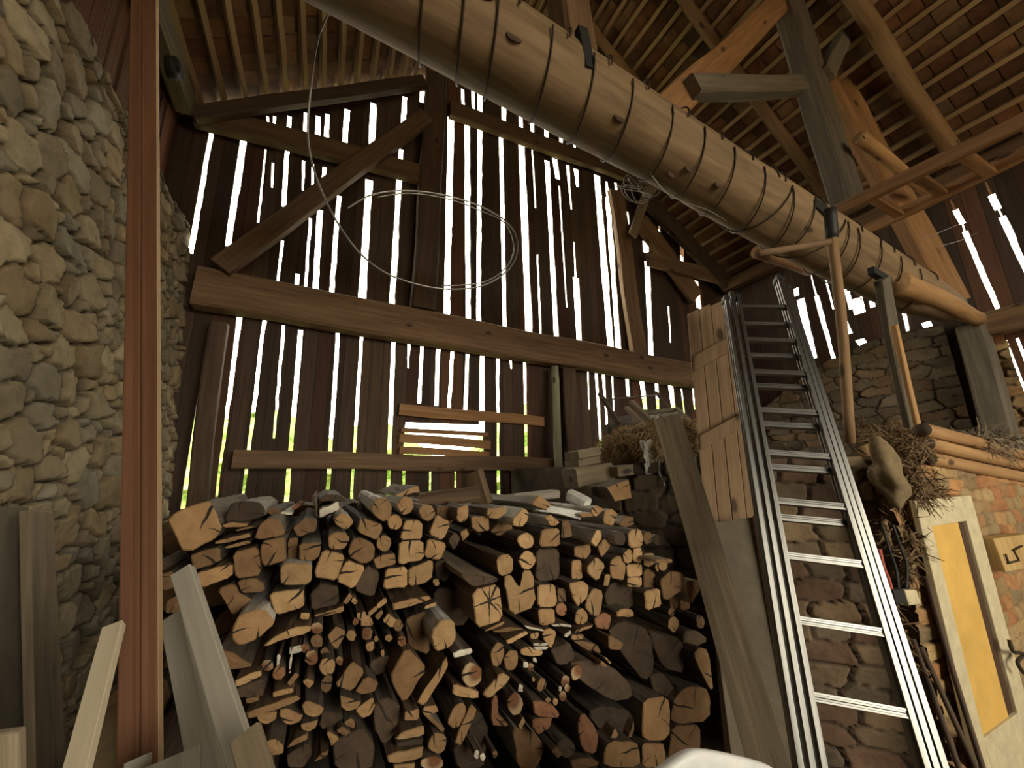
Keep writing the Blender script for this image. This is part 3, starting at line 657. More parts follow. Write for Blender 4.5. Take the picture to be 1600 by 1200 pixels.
for t, a, s in ((3.05, 1.15, .03), (4.05, .6, .026), (5.1, .2, .022), (2.6, 2.0, .03), (4.95, -.5, .02), (5.65, .3, .022)):     # knots
    c, r = log_at(t); mb = MB(); an = -PI / 2 + a - .9
    nn = np.array((0, -math.cos(an * .5), math.sin(an * .5))); p = c + nn * r * .985
    mb.add([Vector(p) + Vector((s * 1.5 * math.cos(q), 0, s * math.sin(q))) + Vector(nn) * .01 for q in [2 * PI * k / 10 for k in range(10)]] + [Vector(p) + Vector(nn) * .013], [(k, (k + 1) % 10, 10) for k in range(10)])
    mb.make('knot', EG['dark'], root)
c, r = log_at(7.25); mb = MB(); mb.box(-.1, .1, -.03, .03, -.045, .045, 0, Matrix.Translation(Vector(c) + Vector((0, -r * .92, -r * .1))) @ Matrix.Rotation(.3, 4, 'Y')); mb.make('mortise_block', MW['black'], root)
tip = pole('tip', onY(1400, 440, 1.36), onY(1528, 498, 1.42), .1, .075, 'pole', root, bend=.0)
# ---- truss members standing on the log
def tim(name, A, B, w, h, mat, label, cat, **k): return tag(timber(name, A, B, w, h, mat, **k), label, cat)
tim('queen_post', onY(1327, 326, 1.6), onY(1222, -20, 1.6), .2, .3, 'timber_grey', 'tall grey squared post rising from the round log to the roof', 'post', up=(1, 0, 0))
A = onY(898, 92, 1.66); tim('queen_post', A, (A[0] - .12, 1.66, 6.9), .2, .24, 'timber', 'brown post on top of the round log at the top middle, beside a dark slot', 'post', up=(1, 0, 0))
mb = MB(); p = onY(914, 78, 1.3); mb.box(-.03, .03, -.02, .02, -.13, .13, 0, Matrix.Translation(Vector(p)) @ Matrix.Rotation(-.12, 4, 'Y')); tag(mb.make('iron_wedge', MW['black']), 'dark upright iron wedge on the log beside the brown post', 'wedge')  # black block added in place of the dark mortise slot
tim('tie_brace', onY(1078, 139, 1.52), onY(1250, 134, 1.52), .12, .16, 'timber_grey', 'grey horizontal timber between the slanting brace and the tall grey post', 'brace')
tim('slanting_brace', onY(1035, 182, 1.62), onY(1222, 2, 1.62), .14, .24, 'timber_orange', 'orange-brown brace slanting from the round log up to the tall grey post', 'brace')
tim('principal_strut', onY(1292, 105, 1.78), onY(1488, 474, 1.5), .16, .3, 'timber_orange', 'broad brown strut slanting down from the tall grey post to the right wall', 'strut')
tim('head_brace', onY(1292, 118, 1.5), onY(1352, -25, 1.5), .1, .17, 'timber_grey', 'short grey brace rising right from the tall grey post at the top edge', 'brace')
tag(pole('crooked_strut', onY(1343, 214, 1.36), onY(1448, 296, 1.36), 0.06, .055, 'pole', cap='pale', bend=-.03), 'crooked round strut with a pale sawn end below the right rafter', 'strut')
# ---- rafters (round poles) under both roof slopes
def rafter(y, sgn, label, r=.075):
    ex, ez = (XR - .12, EAVE + .1) if sgn > 0 else (XL + .1, EL + .1)
    dx, dz = RX - ex, RZ - ez; L = math.hypot(dx, dz); nx, nz = -dz / L * sgn, dx / L * sgn
    if nz < 0: nx, nz = -nx, -nz
    off = -.045 - r
    tag(pole('roof_rafter', (ex + nx * off, y, ez + nz * off), (RX - .02 * sgn + nx * off, y, RZ + nz * off), r, r * .85, 'rafter'), label, 'rafter', 'pole rafters under the roof')
MW['rafter'] = wood('rafter_pole', (.11, .062, .03), (.21, .125, .06), (.32, .2, .1), fine=20)
rafter(3.42, 1, 'pole rafter under the right roof slope, just behind the round log')
rafter(2.4, 1, 'pole rafter under the right roof slope, passing behind the tall grey post')
rafter(1.25, 1, 'thick pole rafter under the right roof slope, right of the tall grey post', .085)
rafter(.05, 1, 'pole rafter at the upper right corner of the roof')
# ---- wooden ladder laid over the log
root = empty('wooden_ladder', (3.78, 1.6, 3.86)); tag(root, 'old wooden ladder laid flat on the round log, running overhead toward the viewer', 'ladder')
ra, rb = onZ(1303, 334, 3.86), onZ(1600, 187, 3.86); rc, rd = onZ(1345, 362, 3.86), onZ(1600, 240, 3.86)
ex_ = lambda a, b_, y: a + (b_ - a) * ((y - a[1]) / (b_[1] - a[1]))
for a, b_ in ((ra, rb), (rc, rd)):
    timber('rail', ex_(a, b_, 1.6), ex_(a, b_, -.5), .055, .1, 'timber_orange', parent=root)
for y in (1.28, 1.0, .74, .46, .16, -.15):
    a, b_ = ex_(ra, rb, y), ex_(rc, rd, y); timber('rung', a - (0, 0, .02), b_ - (0, 0, .02), .075, .05, 'timber_orange', parent=root)
# ---- poles standing on the mow, lashed to the log
MW['timber_pole'] = MW['rafter']
root = empty('lashed_pole', onY(1331, 692, 1.42)); tag(root, 'dark brown pole hung from the log by a black strap, standing on the hay', 'pole')
a, b_ = onY(1297, 330, 1.16), onY(1331, 692, 1.4); pole('shaft', b_, a, .03, .03, 'timber_pole', root)
pole('black_sleeve', a + (b_ - a) * -.01, a + (b_ - a) * .12, .036, .036, 'black', root, cap='dark')
tim('hung_plank', onY(1422, 662, 1.42), onY(1378, 436, 1.18), .05, .13, 'timber_grey', 'grey plank upright under the log, between the dark pole and a thin batten', 'plank', up=(1, 0, 0))
tag(timber('thin_batten', onY(1438, 692, 1.28), onY(1398, 508, 1.16), .03, .045, 'pole', up=(1, 0, 0)), 'thin light batten leaning beside the grey hung plank', 'batten')
tag(pole('cross_pole', onY(1182, 396, 1.2), onY(1296, 377, 1.12), .02, .02, 'timber', cap='brown'), 'short greyish pole lashed crosswise under the round log', 'pole')
tag(pole('hanging_pole_stub', onY(1184, 394, 2.0), onY(1262, 422, 2.25), .06, .06, 'timber_orange', cap='tan'), 'stub of a brown pole poking out below the round log', 'pole')  # stub lies free under the log, without a hanger
mb = MB(); mb.box(-.12, .12, -.02, .02, -.025, .03, 0, Matrix.Translation(Vector(onY(1375, 432, 1.2))) @ Matrix.Rotation(.15, 4, 'Y')); tag(mb.make('black_strap', MW['black']), 'black strap holding the grey plank to the log', 'strap')
# ================================================================== left side things
def qboard(name, px, th, mat, parent=None, pl=None, mids=None):
    """flat board from four 3-D corners (top-left, top-right, bottom-right, bottom-left), thickness th away from the viewer"""
    P = [np.array(p) for p in px]; nn = nrm(np.cross(P[1] - P[0], P[3] - P[0]))
    if np.dot(nn, P[0] - EYE) < 0: nn = -nn
    c = sum(P) / 4; up = P[0] - P[3]; M_, L = frame(c - up / 2, c + up / 2, nn); Mi = M_.inverted()
    mb = MB(); vs = [Mi @ Vector(p) for p in P] + [Mi @ Vector(p + nn * th) for p in P]
    mb.add(vs, [(0, 3, 2, 1), (4, 5, 6, 7), (0, 1, 5, 4), (1, 2, 6, 5), (2, 3, 7, 6), (3, 0, 4, 7)])
    o = mb.make(name, MW[mat] if isinstance(mat, str) else mat, parent, M_)
    md = o.modifiers.new('b', 'BEVEL'); md.width = min(.004, th * .2); md.segments = 2; md.limit_method = 'ANGLE'
    return o
def tofloor(a, b_, z=.0): return a + (b_ - a) * ((a[2] - z) / (a[2] - b_[2]))
Yt, Yb = 1.9, 1.3
def pq(x, y): return onY(x, y, Yb + (Yt - Yb) * (1200 - y) / 1200)
root = empty('board_post', tofloor(pq(225, 0), pq(216, 1200))); tag(root, 'tall reddish-brown post of two boards standing at the left, floor to roof', 'post')
def strip(t0, t1, b0, b1, name, mat, th, back=0.):
    P = [pq(t0, 0), pq(t1, 0), pq(b1, 1200), pq(b0, 1200)]
    up0, up1 = P[0] - P[3], P[1] - P[2]; P[0] = P[0] + up0 * .25; P[1] = P[1] + up1 * .25
    P[3] = tofloor(P[0], P[3]); P[2] = tofloor(P[1], P[2]); P = [p + np.array((0, back, 0)) for p in P]
    return qboard(name, P, th, mat, root)
strip(203, 220.5, 180, 217, 'board', 'red', .022); strip(221.2, 243, 218.5, 246, 'board', 'red', .022); strip(243.3, 244, 246.4, 248, 'pale_edge', 'fresh', .022)
def lean(name, a, b_, Ya, Yb_, w, th, mat, label, cat='plank', zf=0., up=(0, -1, 0), group=None):
    A, B = onY(*a, Ya), onY(*b_, Yb_); B = tofloor(A, B, zf)
    return tag(timber(name, B, A, w, th, mat, up=up, rough=.0015, ch=.06, seg=3), label, cat, group)
lean('planed_plank', (287, 893), (382, 1200), 1.52, 1.16, .05, .03, 'greyboard', 'taller pale grey plank leaning right of the reddish post, sawn end up', group='pale planks leaning by the post')
lean('planed_plank', (272, 966), (322, 1200), 1.6, 1.3, .055, .04, 'greyboard', 'shorter pale grey plank leaning close beside the reddish post', group='pale planks leaning by the post')
lean('cream_plank', (179, 979), (121, 1200), 1.22, 1.02, .034, .02, 'cream', 'narrow cream plank leaning left of the reddish post')
lean('plank_offcut', (384, 1146), (418, 1262), 1.06, .98, .05, .025, 'plank', 'short tan plank end standing before the pale planks at the bottom edge')
lean('plank_offcut', (218, 1183), (214, 1260), 1.2, 1.17, .035, .03, 'greyboard', 'small pale stub standing at the foot of the reddish post')
lean('plank_offcut', (268, 1182), (264, 1262), 1.1, 1.07, .09, .02, 'timber_grey', 'grey board end at the bottom edge, right of the reddish post')
def lw(x, y, X): return onX(x, y, X)
P = [lw(-40, 792, -.97), lw(46, 792, -.97), lw(55, 1200, -.9), lw(-40, 1200, -.9)]; P[3] = tofloor(P[0], P[3]); P[2] = tofloor(P[1], P[2])
tag(qboard('grey_board', P, .03, 'concrete'), 'dark grey panel leaning on the left wall at the picture edge', 'panel')
P = [lw(47, 796, -.93), lw(84, 800, -.93), lw(104, 1200, -.84), lw(56, 1200, -.84)]; P[3] = tofloor(P[0], P[3]); P[2] = tofloor(P[1], P[2])
tag(qboard('weathered_plank', P, .03, 'plank'), 'wide weathered plank with a split, leaning on the left stone wall', 'plank')
P = [onY(-30, 1152, .9), onY(29, 1144, .9), onY(30, 1260, .9), onY(-30, 1260, .9)]; P[3] = tofloor(P[0], P[3]); P[2] = tofloor(P[1], P[2])
tag(qboard('pale_box', P, .02, 'plank'), 'pale grey box corner at the bottom left corner', 'box')
def lump(name, c, r, mat, label, cat, seed=0, amp=.12):
    mb = MB(); nu, nv = 24, 14; vs = []
    rs = np.random.default_rng(seed)
    ph = rs.uniform(0, 6, 6)
    for j in range(nv + 1):
        for i in range(nu):
            a, t = 2 * PI * i / nu, PI * j / nv; d = np.array((math.sin(t) * math.cos(a), math.sin(t) * math.sin(a), math.cos(t)))
            k = 1 + amp * (math.sin(3 * d[0] + ph[0]) * math.sin(2.6 * d[1] + ph[1]) + .6 * math.sin(5 * d[2] + ph[2] + 3 * d[0]))
            vs.append(d * k * np.array(r))
    mb.add(vs, [(j * nu + i, (j + 1) * nu + i, (j + 1) * nu + (i + 1) % nu, j * nu + (i + 1) % nu) for j in range(nv) for i in range(nu)])
    return tag(mb.make(name, MW[mat], None, Matrix.Translation(Vector([float(x) for x in c])), True), label, cat)
p = onY(158, 1190, 1.42); lump('field_stone', (p[0], 1.5, .55), (.13, .1, .55), 'sack', 'brown rounded stone leaning at the foot of the reddish post', 'stone', 3, .06)
p = onX(262, 104, -1.42); mb = MB(); mb.tube([(0, 0, 0), (.03, 0, 0), (.06, -.01, 0), (.07, -.012, 0)], .085, 18); mb.tube([(.07, -.012, 0), (.09, -.014, 0)], .03, 12)
tag(mb.make('round_insulator', MW['black'], None, Matrix.Translation(Vector(p)), True), 'black round insulator on the boards under the left eaves beam', 'insulator')
# ================================================================== ladder and leaning things at the right
L0, R0 = EYE + 2.9 * ray(1126, 455) / np.hypot(*ray(1126, 455)[:2]), None
d = ray(1228, 440); R0 = EYE + d * ((L0[2] - EYE[2]) / d[2])
d = ray(1240, 1200); L1 = EYE + 1.95 * d / np.hypot(*d[:2]); d = ray(1475, 1200); R1 = EYE + d * ((L1[2] - EYE[2]) / d[2])
c0 = (L0 + R0) / 2; c1 = (L1 + R1) / 2; rdir = nrm((R0 - L0) + (R1 - L1)); ldir = nrm(c0 - c1); lnor = nrm(np.cross(rdir, ldir))
if np.dot(lnor, EYE - c0) < 0: lnor = -lnor
def onL(x, y, off=0.): return onP(x, y, c0 + lnor * off, lnor)
root = empty('extension_ladder', tofloor(c0, c1)); tag(root, 'aluminium three-section extension ladder leaning against the plank door panel', 'ladder')
def lerp(a, b_, t): return (a[0] + (b_[0] - a[0]) * t, a[1] + (b_[1] - a[1]) * t)
rails = []
for sec, f in enumerate((.14, .5, .86)):
    for side in (0, 1):
        if side == 0: t, b_ = lerp((1127, 458), (1156, 470), f), lerp((1240, 1200), (1291, 1200), f)
        else: t, b_ = lerp((1229, 445), (1212, 437), f), lerp((1475, 1200), (1437, 1200), f)
        T, B = onL(*t), onL(*b_); T = T + ldir * (.0 if sec else -.06); B = tofloor(T, B, .0)
        M_, L = frame(B, T, lnor); mb = MB(); w = .0095
        sec_ = [(-w, -.03), (w, -.03), (w, -.022), (w * .35, -.018), (w * .35, -.006), (w, -.004), (w, .004), (w * .35, .006), (w * .35, .018), (w, .022), (w, .03), (-w, .03), (-w, .022), (-w * .35, .018), (-w * .35, .006), (-w, .004), (-w, -.004), (-w * .35, -.006), (-w * .35, -.018), (-w, -.022)]
        mb.loft([[(0, y, z) for y, z in sec_], [(L, y, z) for y, z in sec_]])
        rl = mb.make('rail', MW['alu'], root, M_)
        mb = MB(); mb.box(L - .012, L + .022, -w - .004, w + .004, -.034, .034); mb.make('end_cap', MW['black'], rl, M_)
        rails.append((t, b_))
il, ir = (lerp((1127, 458), (1156, 470), .9), lerp((1240, 1200), (1291, 1200), .9)), (lerp((1229, 445), (1212, 437), .9), lerp((1475, 1200), (1437, 1200), .9))
def lx(seg, y): t = (y - seg[0][1]) / (seg[1][1] - seg[0][1]); return (seg[0][0] + (seg[1][0] - seg[0][0]) * t, y)
def rung(y, off, w=.03, h=.026, wid=0):
    a = onL(*lx(il, y), 0); s = np.dot(a - c0, ldir)
    # the matching point on the right rail at the same height
    y2 = y
    for _ in range(6):
        b_ = onL(*lx(ir, y2), 0); y2 += (np.dot(b_ - c0, ldir) - s) * 420
    a = a + lnor * off - rdir * wid; b_ = b_ + lnor * off + rdir * wid
    M_, L = frame(a, b_, lnor); mb = MB(); n = 10
    pr = [(-w / 2, -h / 2), (-w * .2, -h / 2), (-w * .2, -h * .4), (w * .2, -h * .4), (w * .2, -h / 2), (w / 2, -h / 2), (w / 2, h / 2), (w * .3, h / 2), (w * .25, h * .38), (w * .05, h * .38), (0, h / 2), (-w * .05, h * .38), (-w * .25, h * .38), (-w * .3, h / 2), (-w / 2, h / 2)]
    mb.loft([[(0, y_, z_) for y_, z_ in pr], [(L, y_, z_) for y_, z_ in pr]]); mb.make('rung', MW['alu'], root, M_)
for y in (482, 533, 583, 643, 709, 784, 869, 969, 1087, 1215): rung(y, .012)
for y in (503, 552, 600, 660, 727, 806): rung(y, -.02, wid=.015)
# plank door panel behind the ladder
Q = lambda x, y, s=4.3: onP(x, y, (s / 2, s / 2, 0), (.7071, .7071, 0))
root = empty('plank_door_panel', tofloor(Q(1130, 480), Q(1150, 812))); tag(root, 'tall tan plank door with two cross battens leaning behind the ladder', 'door panel')
TL, TR, BL, BR = Q(1074, 492), Q(1146, 458), Q(1101, 812), Q(1190, 812); BL = tofloor(TL, BL); BR = tofloor(TR, BR)
for k in range(4):
    f0, f1 = k / 4 + .004, (k + 1) / 4 - .004; jt = np.array((0, 0, random.uniform(-.015, .015)))
    qboard('plank', [TL + (TR - TL) * f0 + jt, TL + (TR - TL) * f1 + jt, BL + (BR - BL) * f1, BL + (BR - BL) * f0], .025, 'plank_warm', root)
for a, b_, w in (((1084, 568), (1158, 527), 24), ((1094, 692), (1172, 650), 24)):
    P = [Q(a[0], a[1] - w / 2, 4.24), Q(b_[0], b_[1] - w / 2, 4.24), Q(b_[0], b_[1] + w / 2, 4.24), Q(a[0], a[1] + w / 2, 4.24)]
    qboard('cross_batten', P, .03, 'plank_warm', root)
# long board, grey sheet, narrow board
A = onD(1042, 652, 2.83); B = onD(1212, 1230, 2.32); B = tofloor(A, B)
tag(timber('long_board', B, A, .17, .03, 'plank', up=nrm((-.75, -.6, .2)), rough=.003, ch=.05), 'long weathered board leaning from the floor to the hay, left of the ladder', 'board')
P = [Q(1097, 819, 4.17), Q(1176, 808, 4.17), onZ(1246, 1240, .0), onZ(1150, 1240, .0)]; tag(qboard('grey_sheet', P, .018, 'concrete2'), 'flat grey-brown sheet leaning under the plank door, behind the long board', 'sheet')
P = [Q(1177, 806, 4.12), Q(1186, 806, 4.12), onZ(1262, 1240, .0), onZ(1248, 1240, .0)]; tag(qboard('narrow_board', P, .03, 'red'), 'narrow reddish board edge beside the grey sheet, left of the ladder foot', 'board')
# white plastic bag at the bottom edge
base = [(1030, 1215), (1062, 1188), (1083, 1175), (1103, 1172), (1150, 1181), (1200, 1193), (1222, 1204), (1240, 1230)]
mb = MB(); rings = []
for k, (dy, s, dz) in enumerate(((0, 1, -.3), (0, 1, -.03), (.005, .985, 0), (.04, .96, -.006), (.1, .9, -.05), (.16, .8, -.12), (.2, .78, -.3))):
    ctr = sum(onY(x, y, 1.0) for x, y in base) / len(base); r_ = []
    for x, y in base:
        p = onY(x, y, 1.0); p = ctr + (p - ctr) * s
        r_.append((p[0], 1.0 + dy, p[2] + dz if dz > -.1 else .0))
    rings.append(r_)
n = len(base); vs = [v for r_ in rings for v in r_]; mb.add(vs, [(k * n + i, k * n + i + 1, (k + 1) * n + i + 1, (k + 1) * n + i) for k in range(len(rings) - 1) for i in range(n - 1)])
o = mb.make('plastic_bag', MW['whiteplastic'], None, None, True); md = o.modifiers.new('s', 'SUBSURF'); md.levels = md.render_levels = 2
tag(o, 'crumpled white plastic bag at the bottom edge, before the ladder foot', 'bag')
# ================================================================== right wall things
root = empty('cupboard_door', onY(1510, 1150, 1.14)); tag(root, 'old white-framed door with a yellow panel standing against the brick wall', 'door panel')
Yd = 1.13
def dq(name, px, mat, off=0., th=.03):
    P = [onY(x, y, Yd + off) for x, y in px]
    return qboard(name, P, th, mat, root)
def low(P):  # extend the two bottom corners to the floor
    return P
x0, x1 = 3.085, 3.89
def dbox(name, xa, xb, za, zb, mat, y0=0., th=.03):
    return qboard(name, [(xa, Yd + y0, zb), (xb, Yd + y0, zb), (xb, Yd + y0, za), (xa, Yd + y0, za)], th, mat, root)
pxX = lambda x, y: float(onY(x, y, Yd)[0]); pxZ = lambda x, y: float(onY(x, y, Yd)[2])
sx = pxX(1451, 800); zt = pxZ(1475, 778); zi = pxZ(1480, 819); px_ = pxX(1502, 819); rx = pxX(1512, 819); rxe = pxX(1522, 790)
zb = pxZ(1570, 1130)
dbox('left_stile', x0, sx, 0, zt, 'white'); dbox('right_stile', rx, rxe, 0, zt, 'white'); dbox('top_rail', sx, rx, zi, zt, 'white')
dbox('bottom_rail', sx, rx, 0, zb, 'white'); dbox('yellow_panel', sx, px_, zb, zi, 'yellow', .012, .012); dbox('brown_recess', px_, rx, zb, zi, 'brownpaint', .016, .01)
root = empty('wall_mounted_box', onY(1575, 868, 1.15)); tag(root, 'yellowish wooden box with an iron bracket on the brick wall, right of the door', 'box')
P = [onY(1552, 842, 1.09), onY(1606, 834, 1.09), onY(1628, 884, 1.09), onY(1572, 894, 1.09)]; qboard('board', P, .07, 'boxwood', root)
wp = [onY(x, y, 1.08) for x, y in ((1571, 866), (1576, 880), (1592, 876), (1584, 860), (1597, 853))]; wire('iron_bracket', wp, .006, 'iron', root, 1)
tag(wire('hanging_hook', [onY(x, y, 1.08) for x, y in ((1577, 1000), (1583, 1018), (1600, 1022), (1590, 1035), (1600, 1052))], .01, 'iron'), 'rusty iron hook on the brick wall beside the yellow door', 'hook')
for i, (y0, y1_, l) in enumerate(((668, 700, 'top'), (690, 722, 'middle'), (713, 733, 'bottom'))):
    a, m_ = onY(1443 + 4 * i, y0 + 3, 1.2), onY(1443, 690, 1.2); b_ = onY(1600, 727, 1.2); b_ = a + (b_ - m_) * ((6.4 - a[0]) / (b_[0] - m_[0]))
    tag(pole('peeled_pole', a, b_, .045, .045, 'pole', cap='dark', wob=.002), f'{l} one of three peeled orange poles laid along the brick wall top', 'pole', 'peeled poles on the brick wall')
root = empty('junction_box', onY(1412, 932, 1.12)); tag(root, 'small dark junction box with a pale cover hanging among cables', 'electrical box')
P = [onY(1396, 922, 1.1), onY(1412, 920, 1.1), onY(1418, 944, 1.1), onY(1402, 946, 1.1)]; qboard('body', P, .05, 'black', root)
P = [onY(1414, 922, 1.1), onY(1432, 922, 1.1), onY(1440, 944, 1.1), onY(1421, 946, 1.1)]; qboard('cover', P, .03, 'white', root)
CB = (((1378, 820), (1390, 860), (1400, 890), (1404, 920)), ((1395, 820), (1408, 858), (1417, 885), (1416, 920)))
for i, c in enumerate(CB): tag(wire('black_cable', [onY(x, y, 1.12) for x, y in c], .007, 'black'), ('black cable dropping to the junction box, nearer the ladder', 'black cable dropping to the junction box, nearer the yellow door')[i], 'cable', 'cables at the junction box')
tag(wire('red_cord', [onY(x, y, 1.1) for x, y in ((1374, 858), (1380, 885), (1388, 905), (1392, 920))], .009, 'red_tape'), 'faded red cord hanging beside the right ladder rail', 'cord')
for i, (a, b_, l) in enumerate((((1424, 998), (1500, 1200), 'nearest the ladder'), ((1440, 1010), (1522, 1200), 'in the middle'), ((1448, 900), (1534, 1200), 'touching the white door frame'))):
    A, B = onY(*a, 1.08), onY(*b_, .98); B = tofloor(A, B); tag(pole('dark_rod', B, A, .011, .011, 'timber_dark', cap='dark', n=8), f'slim dark rod leaning left of the yellow door, {l}', 'rod', 'dark rods by the yellow door')
# sack and pole end on the mow corner
p = onY(1388, 744, 1.14); o = lump('jute_sack', p, (.1, .07, .16), 'sack', 'dusty jute sack slumped over the mow corner right of the ladder', 'sack', 5, .3); o.rotation_euler = (0, -.25, 0)
tag(pole('pole_end', onY(1352, 707, 1.32), onY(1380, 700, 1.62), .045, .045, 'pole', cap='pale'), 'pale round pole end sticking out above the jute sack', 'pole')
# ---- hay
def hay(name, spots, n, ln, mat, label, cat='hay', thick=.0035):
    mb = MB(); o = np.array(spots[0][0])
    for c, r in spots:                      # soft clumps under the loose stalks
        nu, nv = 14, 8; vs = []
        for j in range(nv + 1):
            for i in range(nu):
                a, t = 2 * PI * i / nu, PI * j / nv; k = random.uniform(.75, 1.1)
                vs.append(np.array(c) - o + np.array((math.sin(t) * math.cos(a) * r[0], math.sin(t) * math.sin(a) * r[1], math.cos(t) * r[2])) * k * .85)
        mb.add(vs, [(j * nu + i, (j + 1) * nu + i, (j + 1) * nu + (i + 1) % nu, j * nu + (i + 1) % nu) for j in range(nv) for i in range(nu)], 1)
        for _ in range(n):
            d = nrm(rng.normal(size=3)); p = np.array(c) - o + d * np.array(r) * random.uniform(.75, 1.05); q = rng.normal(size=3); q = q - d * np.dot(q, d) * .7; q[2] -= .35; q = nrm(q) * ln * random.uniform(.4, 1.2)
            s = nrm(np.cross(q, d)) * thick; m = p + q * .5 + d * ln * .12
            mb.add([p - s, p + s, m + s, m - s, p + q - s * .4 + np.array((0, 0, -ln * .12)), p + q + s * .4 + np.array((0, 0, -ln * .12))], [(0, 1, 2, 3), (3, 2, 5, 4)], 0)
    return tag(mb.make(name, [MW[mat], MW['haydark']], None, Matrix.Translation(Vector(o))), label, cat, None, 'stuff')
sp = []
for x, y, s, r in ((960, 700, 5.3, .15), (985, 690, 5.1, .16), (1012, 684, 4.85, .16), (1040, 676, 4.85, .15), (1068, 676, 4.8, .13), (975, 715, 5.1, .1), (1025, 700, 4.7, .1), (1068, 692, 4.75, .08)):
    sp.append((Q(x, y, s), (r * 1.1, r * 1.1, r * .8)))
hay('hay_heap', sp, 700, .13, 'hay', 'tousled brown hay heaped on the mow edge, behind the long board')
sp = [(onY(x, y, Y), (r * 1.2, r, r)) for x, y, Y, r in ((1365, 690, 1.5, .1), (1400, 690, 1.4, .1), (1432, 700, 1.35, .09), (1430, 740, 1.28, .08), (1445, 770, 1.22, .06), (1350, 676, 1.75, .1), (1400, 668, 1.7, .1), (1420, 735, 1.17, .06), (1428, 768, 1.16, .05), (1422, 700, 1.2, .07))]
hay('hay_heap', sp, 240, .12, 'haydark', 'dark tangled hay spilling over the mow corner beside the jute sack')
sp = [(onY(x, y, Y), (r * 1.4, r, r * .7)) for x, y, Y, r in ((1525, 688, 1.22, .06), (1550, 694, 1.22, .08), (1572, 690, 1.25, .07))]
hay('straw_wisps', sp, 160, .18, 'plank', 'pale straw wisps lying on the peeled poles')
sp = [(onY(x, y, Y), (.03, .02, .08)) for x, y, Y in ((1425, 800, 1.17), (1428, 850, 1.16), (1420, 890, 1.15), (1400, 970, 1.12), (1408, 1010, 1.1), (1385, 830, 1.25), (1395, 800, 1.24))]
hay('hay_wisps', sp, 60, .1, 'haydark', 'dusty hay and cobweb hanging down the wall between ladder and door')
# ---- things lying on the mow behind the hay
root = empty('old_casement', Q(1050, 655, 5.3)); tag(root, 'old grey window sash with dusty glass lying tilted on the hay', 'window sash')
C4 = [Q(1002, 646, 5.6), Q(1058, 640, 5.5), Q(1090, 672, 4.95), Q(1030, 682, 5.0)]
for i in range(4):
    a, b_ = C4[i], C4[(i + 1) % 4]; timber('frame_bar', a, b_, .03, .045, 'timber_grey', parent=root, rough=.001)
P = [p * .93 + sum(C4) / 4 * .07 for p in C4]; qboard('pane', P, .004, 'glass', root)
root = empty('broken_crate', Q(965, 690, 6.2)); tag(root, 'broken grey crate with a dark sagging lid behind the hay', 'crate')
qboard('front_board', [Q(942, 664, 6.2), Q(990, 660, 6.0), Q(996, 724, 6.0), Q(950, 734, 6.2)], .03, 'timber_grey', root)
qboard('lid', [Q(955, 652, 6.5), Q(985, 648, 6.3), Q(993, 660, 6.0), Q(945, 668, 6.2)], .02, 'timber_dark', root)
tag(timber('dark_stick', Q(968, 664, 6.1), Q(936, 614, 6.4), .035, .05, 'timber_dark'), 'dark stick leaning left above the broken crate', 'stick')
tag(timber('dark_stick', Q(1090, 692, 5.5), Q(1026, 612, 6.2), .02, .03, 'timber_dark'), 'thin dark stick slanting above the window sash', 'stick')
tag(pole('thin_rod', Q(940, 626, 6.5), Q(1028, 616, 6.1), .008, .008, 'iron2', cap='dark', n=8), 'thin rod lying level between the two dark sticks', 'rod')
for i, (a, b_, l) in enumerate((((978, 638), (1020, 680), 'nearer'), ((986, 628), (1034, 674), 'farther'))):
    tag(timber('split_lath', Q(*b_, 4.75 + .12 * i), Q(*a, 5.2 + .12 * i), .05, .03, 'plank'), f'{l} of two splintered laths leaning at the top of the long board', 'lath', 'splintered laths')
def sheet(name, px, s, label):
    mb = MB(); P = [Q(x, y, s) for x, y in px]; n = 10; vs = []
    for i in range(n + 1):
        for j in range(n + 1):
            u, v = i / n, j / n; p = P[0] * (1 - u) * (1 - v) + P[1] * u * (1 - v) + P[2] * u * v + P[3] * (1 - u) * v
            vs.append(p + rng.normal(size=3) * .012 + np.array((-.7, -.7, 0)) * .04 * math.sin(5 * u + 3 * v))
    mb.add(vs, [(i * (n + 1) + j, (i + 1) * (n + 1) + j, (i + 1) * (n + 1) + j + 1, i * (n + 1) + j + 1) for i in range(n) for j in range(n)])
    o = mb.make(name, MW['plastic'], None, None, True); md = o.modifiers.new('t', 'SOLIDIFY'); md.thickness = .004; md2 = o.modifiers.new('s', 'SUBSURF'); md2.levels = md2.render_levels = 1
    return tag(o, label, 'plastic sheet')
sheet('plastic_sheet', [(1000, 690), (1024, 686), (1040, 765), (1012, 738)], 4.55, 'crumpled pale plastic hanging from the hay, left of the long board')
sheet('plastic_sheet', [(1084, 712), (1094, 704), (1100, 762), (1074, 758)], 4.38, 'cloudy plastic hanging between the long board and the plank door')
# ---- squared timbers stacked behind the firewood, right
BS = [((893, 712), (927, 706), 12, 2.72, 'topmost of the squared timbers stacked behind the firewood', .3), ((893, 726), (926, 719), 11, 2.72, 'squared timber second from the top behind the firewood, short', .3),
      ((890, 748), (946, 738), 29, 2.6, 'widest squared timber with long cracks in the stack behind the firewood', .42), ((912, 766), (941, 762), 14, 2.5, 'small squared timber under the widest one, behind the firewood', .25),
      ((952, 738), (985, 733), 16, 2.5, 'short squared timber below the hay, right of the cracked one', .3)]
for a, b_, w, Y, l, L in BS:
    A, B = onY(*a, Y), onY(*b_, Y); h = w * depth(A) / F
    tag(timber('squared_timber', A, B, .2, h, 'plank', rough=.003, ch=.08), l, 'timber', 'squared timbers behind the firewood')
